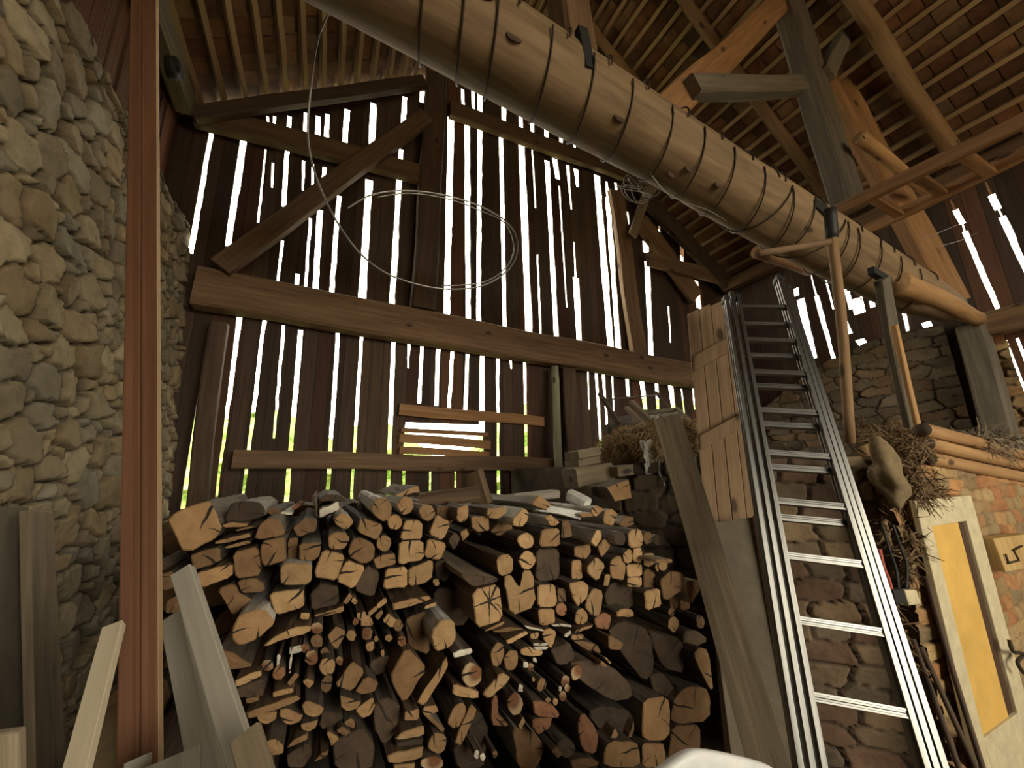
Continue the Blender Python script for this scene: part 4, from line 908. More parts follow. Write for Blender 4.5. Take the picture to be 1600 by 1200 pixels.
# ---- wire: hanging hoop, tangles
hp = [onY(x, y, Y) for x, y, Y in ((530, -60, 1.9), (522, 0, 1.95), (497, 60, 2.0), (484, 150, 2.05), (481, 215, 2.1), (492, 270, 2.1), (520, 335, 2.1), (562, 395, 2.1), (615, 432, 2.1), (690, 451, 2.1), (755, 446, 2.12), (797, 418, 2.15), (809, 385, 2.2), (797, 352, 2.25), (757, 325, 2.3), (700, 306, 2.3), (640, 298, 2.3), (585, 303, 2.3), (543, 325, 2.28))]
root = empty('wire_hoop', hp[0]); tag(root, 'big loop of thin pale wire hanging in front of the gable slits', 'wire')
wire('strand', hp, .006, 'wire', root, 8)
h2 = [onY(x, y, Y) for x, y, Y in ((690, 447, 2.14), (755, 441, 2.15), (790, 418, 2.17), (803, 388, 2.22), (790, 350, 2.27), (750, 329, 2.31), (700, 311, 2.31), (640, 302, 2.31), (590, 308, 2.31))]
wire('strand', h2, .005, 'wire', root, 8)
c = onY(1000, 298, 1.75); pts = [c + np.array((.14 * math.cos(k * 1.1) * (1 + .3 * math.sin(k)), .06 * math.sin(k * 1.7), .05 * math.sin(k * 1.1) + .012 * math.sin(k * 2.3))) for k in range(34)]
tag(wire('wire_tangle', pts, .0035, 'wire', None, 4), 'tangled coil of grey wire hanging under the round log', 'wire')
tag(wire('loose_wire', [onY(x, y, 1.55) for x, y in ((1010, 262), (1040, 300), (1075, 318), (1105, 328), (1135, 345))], .003, 'wire'), 'loose grey wire trailing from the tangled coil along the log', 'wire')
for i, (pts, l) in enumerate(((((1485, 312), (1540, 285), (1600, 255)), 'uppermost'), (((1440, 375), (1500, 350), (1560, 330), (1610, 312)), 'middle'), (((1455, 388), (1510, 372), (1560, 345), (1610, 325)), 'lowest'))):
    tag(wire('thin_wire', [onY(x, y, 1.3) for x, y in pts], .003, 'wire'), f'{l} of three thin wires strung under the wooden ladder at the right', 'wire', 'thin wires at the right')
# ================================================================== the firewood pile
ZM = {'A': (240, 730, 4.444), 'B': (520, 730, 4.444), 'C': (800, 730, 4.444), 'D': (340, 940, 4.0), 'E': (720, 940, 4.0)}
def rnd_poly(cx, cy, w, h, rot=0, n=14, kind='r'):
    out = []; c, s = math.cos(math.radians(rot)), math.sin(math.radians(rot))
    for k in range(n):
        a = 2 * PI * k / n; x, y = math.cos(a), math.sin(a)
        if kind == 'q': e = .38; x, y = math.copysign(abs(x) ** e, x), math.copysign(abs(y) ** e, y)
        if kind == 'h': y = min(y, .28) * (2 / 1.28) + .44 / 1.28 * 1.0 - .1
        x *= w / 2; y *= h / 2; out.append((cx + x * c - y * s, cy + x * s + y * c))
    return out
def r_(cx, cy, w, h, rot=0): return rnd_poly(cx, cy, w, h, rot, 14, 'r')
def q_(cx, cy, w, h, rot=0): return rnd_poly(cx, cy, w, h, rot, 16, 'q')
def h_(cx, cy, w, h, rot=0): return rnd_poly(cx, cy, w, h, rot, 16, 'h')
# (zoom, end tone (deepened low down for the weaker light), side, outline, forward shift, label or '', short anchor phrase or '')
LOGS = [
('A','tan','bark',[(90,345),(365,235),(400,260),(475,460),(215,600),(150,470)],0,'biggest squared log end at the far top left, split by one crack','the biggest top left log end'),
('A','dark','bark',[(368,228),(440,215),(500,320),(455,360),(405,262)],.2,'dark bark slab tilted behind the biggest top left log end',''),
('A','dark','barkgrey',[(490,380),(530,260),(600,240),(720,240),(770,290),(760,345),(560,392)],.1,'grey bark-covered lump of a log lying on the upper left of the pile','the grey bark lump'),
('A','tan','splitside',[(470,402),(540,382),(655,392),(650,414),(480,420)],.02,'',''),
('A','brown','splitside',[(560,438),(700,404),(712,416),(580,447)],.05,'',''),
('A','brown','bark',[(690,515),(720,400),(800,345),(880,360),(910,440),(900,475)],0,'round-topped brown log end right of the grey bark lump','the round-topped brown log'),
('A','tan','splitside',[(425,518),(660,457),(672,487),(430,536)],0,'',''),
('A','tan','splitside',[(495,553),(655,508),(668,532),(500,566)],.02,'',''),
('A','brown','bark',[(250,610),(330,577),(462,552),(470,662),(272,722)],0,'brown squared log end directly under the biggest top left log end','the brown square below it'),
('A','tan','splitside',[(280,738),(545,670),(555,762),(320,848)],-.02,'long low plank end, pale brown, under the brown squares at the left','the long low plank end'),
('A','brown','splitside',[(545,592),(725,545),(750,752),(562,783)],0,'upright brown squared log end right of the long low plank end','the upright brown square'),
('A','brown','bark',[(738,522),(903,482),(923,650),(757,693)],.01,'',''),
('A','dark','bark',[(55,640),(100,690),(60,720),(20,690)],.1,'',''),
('A','brown','bark',[(50,745),(130,722),(160,830),(60,860)],.12,'',''),
('A','brown','bark',[(90,935),(180,885),(200,1000),(80,1022)],.1,'',''),
('A','brown','bark',[(962,420),(1050,352),(1140,372),(1120,450),(1000,488)],.04,'',''),
('A','brown','bark',[(928,502),(1000,474),(1010,640),(932,650)],.06,'',''),
('A','tan','barkgrey',[(1008,530),(1165,520),(1160,618),(1115,655),(1012,650)],-.03,'',''),
('A','tan','barkgrey',[(1210,480),(1260,447),(1340,457),(1368,500),(1320,578),(1215,570)],-.12,'',''),
('A','tan','barkgrey',[(1250,372),(1300,312),(1370,342),(1390,390),(1340,438),(1270,408)],-.06,'',''),
('A','pale','barkwhite',[(870,702),(905,665),(1105,668),(1095,818),(880,825)],-.12,'pale squared log end with whitish bark on top, left part of the pile','the white-barked square'),
('A','pale','splitside',[(1180,572),(1328,612),(1265,788),(1112,755)],-.02,'',''),
('A','pale','splitside',[(1338,640),(1478,690),(1390,853),(1262,792)],-.02,'',''),
('A','brown','bark',[(572,792),(700,762),(768,802),(770,868),(610,882)],.02,'',''),
('A','brown','bark',[(432,850),(560,806),(605,892),(700,900),(640,960),(550,1040),(500,955)],.05,'',''),
('A','tan','barkwhite',[(550,1130),(600,1030),(720,995),(790,1012),(835,1085),(720,1190),(600,1240),(545,1200)],-.22,'big tan log end jutting out with frosted white bark, lower left','the frosted log'),
('A','pale','bark',[(793,872),(1040,842),(1045,978),(842,1042)],-.05,'wide pale squared end with three cracks, under the white-barked square','the three-cracked square'),
('A','dark','bark',[(1085,872),(1165,802),(1290,832),(1295,955),(1082,1002)],.03,'dark round-topped log end right of the three-cracked square','the dark round-topped log'),
('A','white','barkwhite',[(1150,292),(1280,237),(1285,300),(1150,358)],.25,'pale whitish board end lying on the top of the pile at the left','the sunlit board end'),
('A','white','barkwhite',[(858,322),(870,308),(962,316),(960,332)],.3,'',''),
('A','dark','bark',[(1142,235),(1200,190),(1290,192),(1340,232),(1285,236)],.3,'',''),
('A','red','splitside',[(955,282),(1018,240),(1030,262),(990,292)],.35,'',''),
('A','dark','splitside',[(1100,205),(1122,195),(1146,355),(1128,352)],.2,'',''),
('A','brown','bark',[(775,300),(830,280),(892,296),(880,330),(800,332)],.25,'',''),
('A','tan','splitside',[(1110,1032),(1322,962),(1328,1002),(1122,1054)],-.03,'',''),
('A','pale','splitside',q_(1050,1033,64,52,5),0,'',''),
('A','pale','splitside',[(1312,940),(1358,872),(1386,900),(1342,952)],0,'',''),
('A','pale','splitside',q_(1392,930,36,34,40),.02,'',''),
('B','tan','barkwhite',[(262,290),(300,222),(380,217),(413,280),(400,348),(352,373),(292,340)],-.12,'tan round log end with white bark on the pile top, left of centre','the white-barked round log'),
('B','tan','bark',r_(430,382,106,112),-.02,'',''),
('B','tan','barkgrey',[(440,262),(480,205),(540,203),(568,260),(540,318),(480,338)],-.08,'',''),
('B','pale','splitside',[(430,198),(588,122),(604,178),(560,172),(480,208)],.25,'orange split wedge on the pile top right of the white-barked round log','the orange split wedge'),
('B','tan','barkgrey',[(590,300),(625,255),(680,262),(714,310),(690,370),(650,378),(605,345)],-.1,'',''),
('B','pale','splitside',[(716,322),(823,386),(770,513),(662,468)],-.04,'tilted pale square resting against the round logs near the top middle','the tilted pale square'),
('B','pale','bark',[(462,512),(492,372),(600,362),(633,402),(630,496)],0,'pale squared end with one crack, upper of two stacked at the middle','the upper stacked square'),
('B','pale','bark',[(455,662),(462,520),(620,512),(630,640),(470,674)],0,'pale squared end directly beneath the upper stacked square, short side cracks','the lower stacked square'),
('B','tan','bark',[(662,494),(793,532),(745,648),(637,622)],.02,'',''),
('B','tan','splitside',[(860,292),(900,267),(944,262),(945,350),(900,393),(862,370)],-.12,'',''),
('B','pale','barkgrey',[(1070,282),(1110,292),(1208,267),(1213,310),(1150,363),(1068,350)],-.05,'',''),
('B','tan','bark',[(967,345),(1082,340),(1085,440),(1000,446),(970,420)],.03,'',''),
('B','pale','barkwhite',[(1247,370),(1320,284),(1353,302),(1358,360),(1310,418),(1262,408)],-.15,'',''),
('B','pale','bark',r_(1342,512,114,112),-.15,'',''),
('B','pale','splitside',[(1142,640),(1160,618),(1240,612),(1250,735),(1165,752),(1145,720)],-.3,'pale log end with a dark weathered side, lying above the star-cracked block','the dark-sided log'),
('B','pale','bark',r_(1352,648,116,132),-.12,'',''),
('B','pale','bark',[(1197,772),(1245,748),(1270,830),(1320,822),(1312,722),(1383,722),(1408,960),(1237,1033)],-.1,'pale block end with a square notch cut in its top','the notched block'),
('B','star','splitside',[(967,852),(1165,808),(1186,1068),(992,1128)],-.3,'largest pale block end in the middle, cracked like a star','the star-cracked block'),
('B','dark','plank_side',[(885,760),(890,735),(1150,770),(1148,800),(968,836)],-.33,'flat weathered board lying on top of the star-cracked block',''),
('B','tan','bark',r_(355,530,108,118),.0,'',''),
('B','tan','bark',[(277,642),(330,614),(433,592),(438,678),(300,710)],.0,'',''),
('B','tan','bark',[(190,342),(338,392),(348,430),(310,516),(162,450)],-.02,'',''),
('B','brown','bark',[(130,502),(190,484),(298,542),(288,640),(220,683),(92,610)],0,'rust-brown squared log end tilted left of the middle, below the top row','the rust-brown square'),
('B','dark','bark',[(235,684),(328,742),(280,903),(147,850)],.04,'dark square end tilted below the rust-brown square','the dark tilted square'),
('B','pale','bark',[(372,707),(500,692),(524,730),(518,833),(352,848)],0,'',''),
('B','pale','bark',[(532,702),(690,647),(692,760),(640,808),(532,828)],0,'',''),
('B','tan','splitside',[(420,942),(660,893),(680,925),(430,998)],-.05,'',''),
('B','pale','splitside',[(640,965),(716,938),(718,962),(645,985)],-.02,'',''),
('B','pale','bark',r_(720,800,40,50),.05,'',''),
('B','dark','bark',[(708,660),(800,640),(828,720),(790,800),(712,770)],.12,'',''),
('B','dark','bark',[(800,512),(850,452),(888,500),(842,578)],.08,'',''),
('B','tan','bark',[(882,452),(930,422),(950,468),(902,518)],.1,'',''),
('B','pale','splitside',[(302,960),(363,902),(378,935),(320,983)],.0,'',''),
('B','brown','bark',[(715,270),(800,262),(850,300),(840,400),(740,390),(725,330)],.1,'',''),
('B','brown','bark',[(1150,370),(1245,380),(1262,450),(1150,480),(1090,450)],.12,'',''),
('B','dark','bark',[(700,840),(850,830),(950,880),(950,1100),(760,1120),(700,1000)],.18,'',''),
('C','tan','barkgrey',[(135,258),(195,192),(275,268),(240,298)],-.05,'',''),
('C','tan','barkwhite',[(235,352),(270,332),(330,380),(300,413),(262,400)],-.14,'',''),
('C','tan','barkwhite',[(465,322),(560,312),(570,345),(490,350)],-.05,'',''),
('C','tan','barkwhite',[(547,280),(600,267),(640,290),(590,348),(560,338)],-.05,'orange end of a white birch log on the upper right of the pile','the white birch log'),
('C','tan','barkgrey',[(642,312),(690,284),(733,330),(700,408),(642,388)],-.02,'',''),
('C','brown','bark',[(345,385),(400,372),(415,480),(350,494)],-.02,'',''),
('C','pale','barkgrey',[(550,520),(580,442),(620,442),(630,490),(590,553)],-.18,'pale log end with a long silver-grey side, upper right of the pile','the silver-sided log'),
('C','tan','splitside',[(602,560),(640,497),(690,545),(622,628)],-.03,'',''),
('C','dark','barkwhite',r_(750,497,80,102),-.12,'grey round log end with pale bark, near the right end of the top row','the grey round end'),
('C','pale','bark',[(810,470),(830,438),(895,434),(912,480),(905,556),(812,556)],-.06,'',''),
('C','pale','bark',[(775,600),(812,562),(838,580),(838,660),(800,672),(776,660)],-.04,'',''),
('C','pale','bark',[(842,562),(900,560),(912,640),(890,668),(846,655)],-.04,'',''),
('C','pale','bark',[(915,600),(985,592),(995,660),(960,696),(918,690)],-.04,'',''),
('C','pale','barkgrey',r_(1055,680,60,78,20),-.05,'',''),
('C','pale','bark',r_(1012,700,26,60),-.02,'',''),
('C','brown','plank_side',[(1005,640),(1110,640),(1112,662),(1000,664)],-.35,'long grey plank lying on the right slope of the pile','the long grey plank'),
('C','brown','barkgrey',[(1215,790),(1300,778),(1312,850),(1240,960),(1215,880)],-.12,'broad grey beam end lying outermost on the right slope of the pile','the broad grey beam'),
('C','tan','bark',[(212,430),(328,426),(330,548),(197,553)],0,'',''),
('C','tan','splitside',[(436,560),(538,532),(550,590),(512,643),(442,620)],.02,'',''),
('C','dark','bark',[(172,575),(328,572),(330,778),(172,790)],.08,'dark cube-shaped log end set back right of the notched block','the dark cube'),
('C','tan','bark',[(415,645),(485,642),(490,785),(415,788)],.04,'',''),
('C','pale','splitside',[(522,690),(590,618),(653,680),(600,798),(522,740)],0,'',''),
('C','pale','splitside',q_(660,785,40,88,10),.01,'',''),
('C','tan','bark',[(685,652),(745,612),(792,680),(778,788),(688,765)],0,'',''),
('C','pale','bark',[(802,678),(905,674),(908,758),(804,762)],-.02,'upper half of a pale log split across, right part of the pile','the split log halves'),
('C','pale','bark',[(804,766),(908,762),(908,815),(880,838),(806,832)],-.02,'lower half of a pale log split across, right part of the pile',''),
('C','brown','bark',[(915,720),(960,700),(1000,740),(998,848),(915,850)],.04,'',''),
('C','tan','bark',[(1032,790),(1110,724),(1198,742),(1210,838),(1062,928)],-.03,'broad tan log end near the right end of the pile, cracked from above','the broad tan log'),
('C','pale','bark',[(917,862),(1033,837),(1043,968),(932,998)],-.02,'',''),
('C','pale','bark',[(397,812),(500,792),(538,830),(518,910),(460,973)],-.03,'heart-shaped pale log end below the silver-sided log','the heart-shaped log'),
('C','pale','bark',[(522,912),(560,834),(638,862),(623,1038),(560,1043),(507,968)],-.02,'',''),
('C','tan','bark',r_(482,1040,84,108),0,'',''),
('C','brown','bark',[(315,845),(370,840),(384,935),(320,942)],.03,'',''),
('C','red','bark',r_(345,990,80,100),.0,'',''),
('C','pale','bark',[(178,820),(300,808),(320,940),(300,978),(180,978)],0,'',''),
('C','tan','bark',[(188,985),(298,982),(302,1080),(240,1102),(190,1090)],.0,'',''),
('C','dark','bark',r_(755,900,205,200),.1,'large dark round log set back in the right part of the pile','the large dark round log'),
('C','tan','bark',h_(790,1020,124,60),.0,'',''),
('C','red','bark',[(575,1060),(640,1012),(692,1040),(670,1128),(590,1110)],.05,'',''),
('C','pale','bark',r_(1125,1092,70,106),0,'',''),
('C','tan','bark',r_(1112,1005,46,66),.02,'',''),
('C','brown','bark',r_(1310,1075,58,92,-15),.02,'',''),
('C','brown','bark',[(1092,900),(1150,885),(1160,980),(1100,990)],.06,'',''),
('C','brown','bark',[(1165,900),(1235,870),(1240,990),(1170,1000)],.05,'',''),
('C','brown','bark',r_(945,492,64,84),.05,'',''),
('C','dark','barkgrey',[(975,520),(1000,465),(1060,490),(1088,530),(1000,545)],.12,'',''),
('C','brown','barkgrey',[(740,395),(800,340),(845,350),(848,400),(790,420)],.2,'',''),
('D','pale','splitside',[(287,293),(340,232),(460,167),(578,152),(578,193),(400,240)],-.05,'long curved pale slab below the three-cracked square','the curved slab'),
('D','ring','bark',r_(621,167,78,74),-.03,'',''),
('D','tan','splitside',[(687,222),(740,155),(803,192),(745,308)],0,'',''),
('D','tan','bark',r_(836,213,58,64),0,'',''),
('D','ring','bark',r_(860,128,40,44),0,'',''),
('D','tan','bark',h_(932,130,72,62),0,'',''),
('D','ring','bark',r_(932,202,72,80),-.02,'',''),
('D','tan','bark',r_(954,281,56,68,15),0,'',''),
('D','tan','bark',r_(991,234,28,42),.02,'',''),
('D','tan','bark',r_(1070,228,40,44),.02,'',''),
('D','ring','bark',r_(1152,248,54,64),0,'',''),
('D','tan','bark',r_(1032,322,26,40),.04,'',''),
('D','pale','splitside',q_(1076,118,66,62,35),.0,'',''),
('D','brown','bark',r_(1130,150,60,80),.03,'',''),
('D','pale','splitside',[(866,78),(922,60),(936,110),(880,122)],0,'',''),
('D','pale','splitside',[(932,72),(990,22),(1004,45),(945,95)],.0,'',''),
('D','tan','splitside',[(980,95),(1018,50),(1040,66),(1002,118)],.0,'',''),
('D','brown','bark',r_(621,247,78,80),.02,'',''),
('D','white','splitside',[(447,290),(520,275),(524,316),(450,330)],-.02,'',''),
('D','ring','bark',r_(548,296,56,60),.01,'',''),
('D','ring','bark',r_(586,352,78,92),-.02,'',''),
('D','brown','bark',r_(670,318,60,56),.03,'',''),
('D','ring','bark',r_(763,370,44,58),.02,'',''),
('D','pale','bark',r_(687,407,92,104),-.05,'clean pale round log end low left among thin poles','the clean round end'),
('D','brown','bark',[(642,510),(680,458),(720,470),(712,540),(682,572),(645,550)],.02,'',''),
('D','ring','bark',r_(312,400,76,80),.02,'ringed round log end with a dark heart, just right of the pale planks','the dark-hearted round'),
('D','red','bark',r_(382,448,74,92,15),0,'',''),
('D','white','splitside',[(372,332),(394,334),(384,400),(366,398)],.0,'',''),
('D','white','splitside',[(456,332),(468,334),(454,448),(444,446)],.0,'thin white stick standing upright among the poles, low left',''),
('D','tan','splitside',[(432,512),(490,440),(516,462),(455,530)],.0,'',''),
('D','tan','splitside',[(530,498),(562,476),(606,512),(572,548)],.02,'',''),
('D','pale','splitside',[(108,492),(260,432),(270,470),(112,538)],-.04,'',''),
('D','dark','bark',[(118,545),(285,482),(286,585),(200,600),(125,600)],.0,'',''),
('D','brown','splitside',[(172,605),(255,588),(260,622),(180,640)],.02,'',''),
('D','tan','splitside',[(342,568),(465,542),(470,572),(345,600)],0,'',''),
('D','tan','splitside',[(182,692),(480,592),(518,620),(192,733)],-.04,'long pale slab lying low left, above the half-round logs','the long low slab'),
('D','tan','bark',[(242,712),(372,686),(360,740),(310,768),(258,752)],.01,'',''),
('D','tan','bark',[(392,690),(430,668),(530,710),(510,752),(440,770),(398,745)],.0,'half-round log end, flat side up, under the long low slab','the half-round log'),
('D','tan','bark',[(532,640),(560,620),(664,665),(640,708),(590,724),(540,700)],.0,'',''),
('D','tan','bark',[(522,770),(625,746),(612,790),(570,814),(528,802)],.01,'',''),
('D','tan','splitside',[(732,530),(835,378),(918,430),(845,558)],-.02,'',''),
('D','brown','bark',[(852,560),(925,472),(985,490),(1012,520),(975,572),(900,585)],.0,'',''),
('D','tan','bark',[(767,592),(893,625),(870,670),(810,688),(770,650)],.0,'',''),
('D','tan','bark',[(857,682),(970,598),(988,640),(960,715),(900,734)],-.01,'',''),
('D','brown','splitside',[(432,918),(480,862),(558,828),(562,858),(500,890)],.02,'',''),
('D','tan','bark',[(268,930),(310,875),(370,866),(413,905),(405,955),(290,964)],.0,'',''),
('D','brown','bark',[(780,760),(830,722),(862,750),(855,798)],.02,'',''),
('D','brown','bark',[(737,810),(775,776),(832,810),(826,856)],.02,'',''),
('D','tan','splitside',[(680,818),(705,812),(766,858),(712,910)],.02,'',''),
('D','brown','splitside',[(600,1005),(640,955),(692,928),(690,962)],.02,'',''),
('D','tan','bark',h_(305,1010,72,60),.02,'',''),
('D','brown','splitside',[(1080,480),(1180,294),(1308,420),(1165,636)],-.08,'brown block tilted on its corner at the lower middle, pale right edge','the corner-tilted block'),
('D','tan','splitside',[(1252,622),(1428,347),(1440,400),(1400,480),(1290,653)],-.04,'long pale wedge slab leaning right of the corner-tilted block','the leaning wedge slab'),
('D','pale','barkwhite',[(1327,192),(1400,110),(1480,115),(1503,220),(1460,288),(1362,323)],-.2,'pale log end jutting out with frosted top, left below the star-cracked block','the jutting pale log'),
('D','white','bark',[(1462,330),(1530,300),(1592,290),(1600,322),(1480,352)],-.02,'',''),
('D','tan','splitside',[(1168,690),(1262,668),(1262,742),(1165,746)],-.03,'',''),
('D','tan','splitside',[(1268,690),(1300,655),(1375,650),(1380,690),(1310,715)],-.02,'',''),
('D','brown','barkgrey',[(1282,705),(1310,702),(1420,795),(1405,818)],.0,'',''),
('D','pale','splitside',[(1102,872),(1150,815),(1296,774),(1298,838)],-.04,'topmost of three pale slab ends stacked low in the middle','the three stacked slabs'),
('D','dark','splitside',[(1115,885),(1288,852),(1286,895),(1120,912)],.02,'',''),
('D','pale','splitside',[(1062,962),(1284,908),(1278,982),(1072,1018)],-.04,'middle of three pale slab ends stacked low in the middle',''),
('D','pale','splitside',[(1100,1026),(1238,1008),(1236,1045),(1100,1050)],-.04,'lowest of three pale slab ends at the bottom edge, middle',''),
('D','tan','bark',[(1312,882),(1360,814),(1433,837),(1428,925),(1390,963),(1312,930)],-.02,'',''),
('D','tan','bark',[(1432,760),(1480,654),(1528,628),(1558,660),(1543,768),(1480,808)],-.03,'',''),
('D','tan','splitside',[(1482,880),(1580,645),(1626,690),(1520,902)],-.04,'',''),
('D','ring','bark',r_(1342,1015,136,90),-.03,'',''),
('E','tan','bark',[(190,322),(222,264),(265,268),(274,330),(242,408),(196,400)],-.03,'',''),
('E','tan','bark',[(272,350),(300,312),(356,310),(358,370),(330,430),(285,425)],-.03,'',''),
('E','pale','splitside',[(287,240),(410,182),(416,210),(300,268)],-.02,'',''),
('E','pale','splitside',[(428,208),(490,192),(488,230),(440,236)],-.02,'',''),
('E','pale','splitside',[(508,222),(520,178),(572,166),(598,190),(590,250),(562,302),(520,240)],-.02,'',''),
('E','white','splitside',[(452,262),(545,258),(545,274),(455,278)],-.03,'',''),
('E','white','splitside',[(455,284),(550,280),(548,300),(456,300)],-.02,'',''),
('E','pale','bark',[(378,300),(430,278),(512,310),(512,340),(380,338)],.0,'',''),
('E','white','splitside',[(402,148),(520,176),(516,188),(404,162)],-.04,'',''),
('E','white','splitside',[(570,144),(640,138),(700,146),(690,156),(572,156)],-.04,'',''),
('E','white','splitside',[(648,210),(688,170),(690,205),(660,230)],-.03,'',''),
('E','tan','bark',[(690,208),(770,204),(768,238),(694,240)],.0,'',''),
('E','pale','splitside',[(718,182),(828,145),(820,165),(720,196)],-.04,'',''),
('E','tan','splitside',[(148,176),(276,122),(280,140),(150,190)],-.2,'',''),
('E','brown','splitside',[(195,188),(290,160),(400,168),(300,190)],-.02,'',''),
('E','brown','bark',[(702,250),(770,248),(850,270),(880,320),(830,330),(770,290)],.06,'',''),
('E','ring','bark',r_(438,413,44,54),.0,'',''),
('E','white','splitside',q_(406,395,28,36,10),.0,'',''),
('E','white','splitside',q_(463,365,20,26,0),.0,'',''),
('E','ring','bark',r_(725,446,64,104,15),-.03,'pale knotted pole end at the centre of the dark right half','the knotted pole end'),
('E','ring','bark',r_(655,500,56,78,15),-.01,'',''),
('E','ring','bark',r_(668,540,42,50),-.02,'',''),
('E','white','bark',r_(622,548,22,34),.0,'',''),
('E','ring','bark',r_(638,594,46,66),.0,'',''),
('E','pale','bark',r_(593,626,32,48),.0,'',''),
('E','pale','bark',r_(547,614,34,28),.0,'',''),
('E','white','splitside',q_(375,542,28,44,5),.0,'',''),
('E','pale','bark',r_(455,487,18,26),.02,'',''),
('E','brown','bark',r_(508,520,56,80,20),.02,'',''),
('E','ring','bark',r_(342,643,94,134),-.05,'egg-shaped ringed log end with a red heart, low right of the middle','the egg-shaped ringed log'),
('E','ring','bark',r_(70,462,126,142),-.08,'large ringed round log end with a dark red heart, low middle','the large ringed log'),
('E','pale','splitside',[(142,575),(250,447),(313,482),(175,610)],-.06,'pale slab end leaning right of the large ringed log','the leaning pale slab'),
('E','pale','splitside',[(-48,585),(-40,520),(110,560),(108,610)],-.05,'',''),
('E','pale','splitside',[(362,770),(388,722),(406,748),(372,804)],.0,'',''),
('E','red','splitside',[(202,600),(235,592),(225,740),(300,765),(290,785),(188,772)],.02,'',''),
('E','red','bark',[(457,640),(480,622),(560,640),(618,700),(600,728),(470,718)],-.02,'reddish split log end, low right of the egg-shaped ringed log','the reddish split log'),
('E','red','bark',[(445,735),(580,724),(560,790),(490,840),(450,800)],.0,'',''),
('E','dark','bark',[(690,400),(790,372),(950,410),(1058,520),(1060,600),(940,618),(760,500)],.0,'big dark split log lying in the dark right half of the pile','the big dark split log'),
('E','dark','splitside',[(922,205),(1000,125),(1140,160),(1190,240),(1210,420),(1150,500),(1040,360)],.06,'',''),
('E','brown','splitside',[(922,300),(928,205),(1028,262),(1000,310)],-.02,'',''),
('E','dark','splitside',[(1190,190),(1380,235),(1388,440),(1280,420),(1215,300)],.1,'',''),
('E','tan','bark',[(1452,332),(1500,284),(1550,302),(1580,548),(1560,558),(1492,430)],-.02,'',''),
('E','tan','bark',[(1137,600),(1300,588),(1314,700),(1312,876),(1140,878),(1132,750)],-.05,'tall tan squared log end low at the right, second from the pile edge','the tall tan square'),
('E','brown','bark',[(1330,640),(1380,560),(1440,532),(1558,560),(1558,742),(1325,764)],.0,'',''),
('E','brown','bark',[(1325,780),(1500,772),(1498,990),(1300,1000)],.0,'',''),
('E','tan','bark',[(897,930),(930,880),(1080,870),(1120,900),(1128,1040),(895,1042)],-.06,'broad tan log end at the bottom edge, left of the tall tan square','the broad bottom log'),
('E','tan','bark',[(1136,890),(1270,888),(1284,940),(1280,1040),(1136,1042)],-.04,'',''),
('E','red','bark',[(737,790),(765,700),(830,762),(864,860),(840,955),(762,930)],-.02,'',''),
('E','dark','bark',[(800,700),(900,650),(1040,680),(1090,740),(1040,850),(900,830)],.06,'',''),
('E','tan','splitside',[(925,868),(968,786),(990,840),(945,872)],.0,'',''),
('E','brown','splitside',[(1046,852),(1080,742),(1088,800),(1062,858)],.02,'',''),
('E','white','bark',r_(100,955,34,54),-.1,'',''),('E','white','bark',r_(138,972,36,50),-.1,'',''),('E','brown','bark',r_(214,955,34,48),-.08,'',''),
('E','dark','bark',r_(660,920,124,120),.03,'',''),
('E','brown','bark',[(690,1000),(800,975),(862,1010),(850,1050),(700,1050)],.0,'',''),
('E','brown','bark',[(560,930),(600,905),(640,960),(610,985)],.0,'',''),
('E','brown','barkgrey',[(330,800),(420,790),(520,900),(480,1040),(360,1040)],.08,'',''),
('E','dark','bark',[(30,700),(130,690),(180,800),(150,900),(60,880)],.08,'',''),
('E','brown','splitside',[(872,398),(880,370),(916,396),(906,412)],-.12,'',''),('E','pale','splitside',[(890,348),(902,346),(944,384),(930,390)],-.12,'',''),
('D','dark','bark',[(650,690),(760,700),(790,740),(700,820),(640,790)],.06,'',''),
('D','dark','bark',[(720,880),(900,800),(980,900),(960,1045),(740,1045)],.06,'',''),
('D','dark','bark',[(980,640),(1080,600),(1150,680),(1090,860),(1030,900),(980,780)],.05,'',''),
('D','dark','bark',[(430,960),(560,890),(590,950),(540,1040),(440,1040)],.08,'',''),
('D','brown','bark',[(0,300),(90,320),(220,400),(100,428),(40,400)],.05,'',''),
('D','dark','bark',[(1480,920),(1600,840),(1680,900),(1660,1040),(1500,1040)],.1,'',''),
('D','dark','bark',[(940,390),(1040,330),(1110,350),(1060,440),(980,470)],.08,'',''),
('D','brown','bark',[(1170,120),(1300,60),(1330,140),(1320,330),(1200,290)],.1,'',''),
('E','dark','bark',[(560,300),(680,250),(720,330),(700,390),(600,400)],.03,'',''),
('E','dark','bark',[(1390,190),(1470,170),(1560,240),(1480,280),(1420,420),(1392,330)],.1,'',''),
('E','dark','bark',[(1180,460),(1260,440),(1360,560),(1340,620),(1200,560)],.06,'',''),
]
SIDE = {'bark': 'bark', 'barkgrey': 'barkgrey', 'barkwhite': 'barkwhite', 'splitside': 'splitside', 'plank_side': 'plank'}
def chaikin(P, k=.18):
    out = []
    for i in range(len(P)):
        a, b_ = np.array(P[i]), np.array(P[(i + 1) % len(P)]); out += [a * (1 - k) + b_ * k, a * k + b_ * (1 - k)]
    return out
def dens(P, m):
    out = []
    for i in range(len(P)):
        a, b_ = np.array(P[i]), np.array(P[(i + 1) % len(P)]); n = max(1, int(np.hypot(*(b_ - a)) / m))
        out += [a + (b_ - a) * k / n for k in range(n)]
    return out
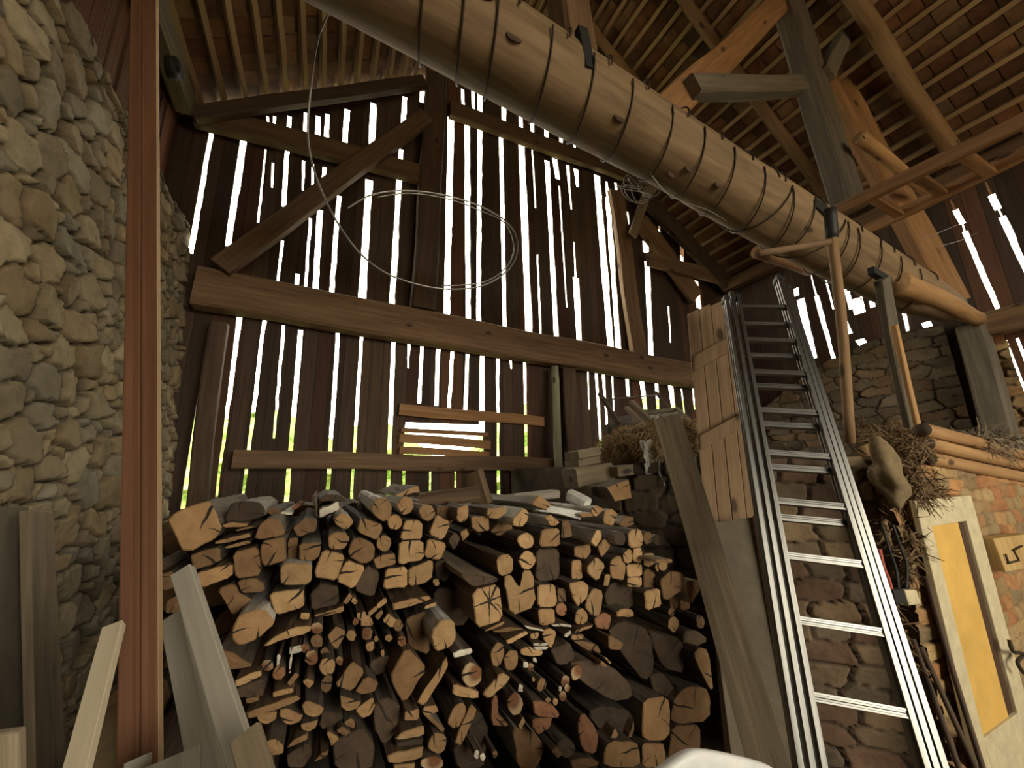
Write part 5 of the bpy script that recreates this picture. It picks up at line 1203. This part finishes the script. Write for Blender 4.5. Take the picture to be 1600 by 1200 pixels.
def log_mesh(name, pts, L, end, side, ax, jit):
    """pts: 3-D outline of the visible end; the log runs back along ax for L metres, tapering a little"""
    c = sum(pts) / len(pts); M_, _ = frame(c, c + ax); Mi = M_.inverted(); loc = [Mi @ Vector(p) for p in pts]
    R = max(math.hypot(p.y, p.z) for p in loc); mb = MB(); n = len(loc)
    ca = random.uniform(0, 6.28)
    sk = (random.uniform(-.02, .02), random.uniform(-.02, .02))
    def ring(x, s, j, dx=.0): return [(x + dx * (p.y * math.cos(ca) + p.z * math.sin(ca)), p.y * s + sk[0] * x + random.uniform(-j, j), p.z * s + sk[1] * x + random.uniform(-j, j)) for p in loc]
    e = min(.008, R * .12); s0 = 1 - e / max(R, .01) * .8
    tlt = random.uniform(-.06, .06)
    rings = [ring(0, s0, 0, tlt), ring(e * .7, 1, jit * .3, tlt)] + [ring(L * t, 1 - .1 * t, jit) for t in (.12, .3, .5, .75, 1)]
    b0 = len(mb.v); mb.loft(rings, 1, False); mb.m[:n] = [0] * n
    k = len(mb.v); mb.v.append((-.003, 0, 0))
    mid = [tuple(np.array(r) * .55) for r in rings[0]]; kb = len(mb.v); mb.v += mid
    for i in range(n):
        j = (i + 1) % n; mb.f.append((i, kb + i, kb + j, j)); mb.m.append(0); mb.f.append((kb + i, k, kb + j)); mb.m.append(0)
    eN = (len(rings) - 1) * n; mb.f.append(tuple(eN + i for i in range(n))); mb.m.append(0)
    me = mesh(name, mb.v, [tuple(reversed(f)) for f in mb.f], [EG[end], MW[SIDE[side]]], mb.m)
    return me, M_
KIND = []
ANCH = []
objs = []
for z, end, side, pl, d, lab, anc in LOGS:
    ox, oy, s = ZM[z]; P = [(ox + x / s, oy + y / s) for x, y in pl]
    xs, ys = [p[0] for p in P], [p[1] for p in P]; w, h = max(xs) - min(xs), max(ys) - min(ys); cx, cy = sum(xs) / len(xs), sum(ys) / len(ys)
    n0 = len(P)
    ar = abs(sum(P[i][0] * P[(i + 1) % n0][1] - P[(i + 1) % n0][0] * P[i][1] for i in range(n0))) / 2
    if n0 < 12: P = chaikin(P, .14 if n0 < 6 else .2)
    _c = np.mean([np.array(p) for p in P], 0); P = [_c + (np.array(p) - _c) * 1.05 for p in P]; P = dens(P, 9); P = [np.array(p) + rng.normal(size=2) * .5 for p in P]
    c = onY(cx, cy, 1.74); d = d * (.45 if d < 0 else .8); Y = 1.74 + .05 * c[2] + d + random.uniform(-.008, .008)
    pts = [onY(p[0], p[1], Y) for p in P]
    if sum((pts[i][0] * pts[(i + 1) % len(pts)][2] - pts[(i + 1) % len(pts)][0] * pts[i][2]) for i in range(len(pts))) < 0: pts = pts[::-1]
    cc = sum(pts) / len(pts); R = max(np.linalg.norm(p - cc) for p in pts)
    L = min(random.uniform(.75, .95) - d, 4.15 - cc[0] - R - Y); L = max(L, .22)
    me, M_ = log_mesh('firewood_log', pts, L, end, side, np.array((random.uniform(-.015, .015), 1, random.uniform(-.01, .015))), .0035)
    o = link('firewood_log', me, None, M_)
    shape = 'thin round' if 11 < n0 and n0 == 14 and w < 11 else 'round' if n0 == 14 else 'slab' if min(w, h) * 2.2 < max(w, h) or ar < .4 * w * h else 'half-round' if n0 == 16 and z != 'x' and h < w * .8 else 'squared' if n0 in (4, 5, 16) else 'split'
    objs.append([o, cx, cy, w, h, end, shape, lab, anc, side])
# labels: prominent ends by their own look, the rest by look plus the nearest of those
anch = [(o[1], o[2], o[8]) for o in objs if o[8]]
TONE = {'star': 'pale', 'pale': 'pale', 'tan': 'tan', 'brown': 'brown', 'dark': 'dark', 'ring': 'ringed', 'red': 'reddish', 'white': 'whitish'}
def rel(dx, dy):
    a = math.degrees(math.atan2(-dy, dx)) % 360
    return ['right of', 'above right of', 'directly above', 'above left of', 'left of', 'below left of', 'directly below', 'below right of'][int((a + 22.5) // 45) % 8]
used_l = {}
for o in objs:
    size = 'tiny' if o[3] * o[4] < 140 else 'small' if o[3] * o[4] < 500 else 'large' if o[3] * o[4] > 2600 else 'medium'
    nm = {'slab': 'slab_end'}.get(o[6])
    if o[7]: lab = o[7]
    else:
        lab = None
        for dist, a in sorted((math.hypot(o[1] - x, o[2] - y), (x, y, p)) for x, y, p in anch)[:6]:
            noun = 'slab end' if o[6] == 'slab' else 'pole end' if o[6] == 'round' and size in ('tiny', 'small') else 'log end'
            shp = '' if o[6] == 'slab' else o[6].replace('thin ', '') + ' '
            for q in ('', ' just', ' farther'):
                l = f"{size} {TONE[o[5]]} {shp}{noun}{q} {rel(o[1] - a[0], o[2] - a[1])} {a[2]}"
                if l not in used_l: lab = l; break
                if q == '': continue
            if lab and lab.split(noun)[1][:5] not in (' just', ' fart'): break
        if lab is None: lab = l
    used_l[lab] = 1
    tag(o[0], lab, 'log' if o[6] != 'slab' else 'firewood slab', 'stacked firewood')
# crosswise pieces on the pile top
def cross(a, b_, Ya, Yb_, w, h, mat, lab, name='firewood_log'):
    return tag(timber(name, onY(*a, Ya), onY(*b_, Yb_), w, h, mat, rough=.008, ch=.22), lab, 'log', 'stacked firewood')
cross((655, 782), (750, 772), 2.1, 2.0, .09, .085, 'splitside', 'dark weathered split log lying crosswise on the top of the pile')
cross((757, 790), (742, 738), 2.15, 2.2, .05, .12, 'splitside', 'dark plank stub tilted upright on the pile top, pale edge lit')
cross((560, 790), (622, 780), 2.4, 2.5, .06, .05, 'barkgrey', 'grey stick lying crosswise behind the white-barked round log')
cross((800, 778), (868, 772), 2.3, 2.4, .1, .05, 'barkgrey', 'grey split log lying on the pile top below the low rail end')
cross((835, 792), (905, 806), 1.9, 1.85, .05, .04, 'barkwhite', 'long white pole lying on the upper right slope of the pile')
cross((890, 775), (918, 790), 2.0, 1.9, .07, .07, 'barkwhite', 'short white birch log lying just below the squared timbers')
a, b_ = onY(953, 770, 2.1), onY(985, 768, 2.1)
me, M_ = log_mesh('firewood_log', [onY(x, y, 2.12) for x, y in ((950, 762), (980, 749), (985, 778), (962, 784), (955, 770))][::-1], .34, 'tan', 'bark', np.array((.3, 1, 0)), .003)
tag(link('firewood_log', me, None, M_), 'thick orange log end with dark side, on the stack right of the white birch log', 'log', 'stacked firewood')
# second row, hidden save through the gaps, and the lowest rows that carry the pile
def projY(p):
    c = RW.T @ (np.array(p) - EYE); return 600 + F * c[1] / c[2]
for zi in range(6):
    for xi in range(10):
        x = -.7 + xi * .27 + (zi % 2) * .1; zz = .13 + zi * .25
        if x + 2.85 > 4.1: continue
        r = .124; pts = [np.array((x + r * math.cos(a), 2.72, zz + r * math.sin(a))) for a in [2 * PI * q / 11 for q in range(11)]]
        me, M_ = log_mesh('firewood_log', pts[::-1], random.uniform(.7, .9), 'brown', 'bark', np.array((0, 1, 0)), .004)
        tag(link('firewood_log', me, None, M_), 'dark log in the rear row, glimpsed only through gaps in the firewood', 'log', 'rear row of firewood')
for zi in range(5):
    for xi in range(13):
        x = -.55 + xi * .205 + (zi % 2) * .09; zz = .095 + zi * .17; r = .085
        if projY((x, 1.78, zz + r)) < 1215 or x + 1.8 > 4.0: continue
        pts = [np.array((x + r * math.cos(a), 1.8, zz + r * math.sin(a))) for a in [2 * PI * q / 11 for q in range(11)]]
        me, M_ = log_mesh('firewood_log', pts[::-1], random.uniform(.6, .8), 'brown', 'bark', np.array((0, 1, 0)), .004)
        tag(link('firewood_log', me, None, M_), 'log in the lowest rows of the firewood, under the bottom edge', 'log', 'lowest rows of firewood')
# let no two ends grow into each other: ease the smaller of any touching pair
from mathutils.bvhtree import BVHTree
def bv(o):
    M_ = o.matrix_basis; vs = [M_ @ v.co for v in o.data.vertices]
    return BVHTree.FromPolygons(vs, [tuple(p.vertices) for p in o.data.polygons]), [min(v[i] for v in vs) for i in range(3)], [max(v[i] for v in vs) for i in range(3)]
FW = [o for o in COL.objects if o.name.startswith('firewood_log')]
T = {o.name: bv(o) for o in FW}; SZ = {o.name: max(abs(v.co.y) + abs(v.co.z) for v in o.data.vertices) for o in FW}; CUT = {o.name: 0 for o in FW}
for it in range(4):
    ch = set()
    for i, a in enumerate(FW):
        A_ = T[a.name]
        for b_ in FW[i + 1:]:
            B_ = T[b_.name]
            if any(A_[1][k] > B_[2][k] or B_[1][k] > A_[2][k] for k in range(3)): continue
            if A_[0].overlap(B_[0]):
                ch.add(a.name if SZ[a.name] < SZ[b_.name] else b_.name)
    for n_ in ch:
        o = COL.objects[n_]
        for v in o.data.vertices: v.co.y *= .98; v.co.z *= .98
        T[n_] = bv(o)
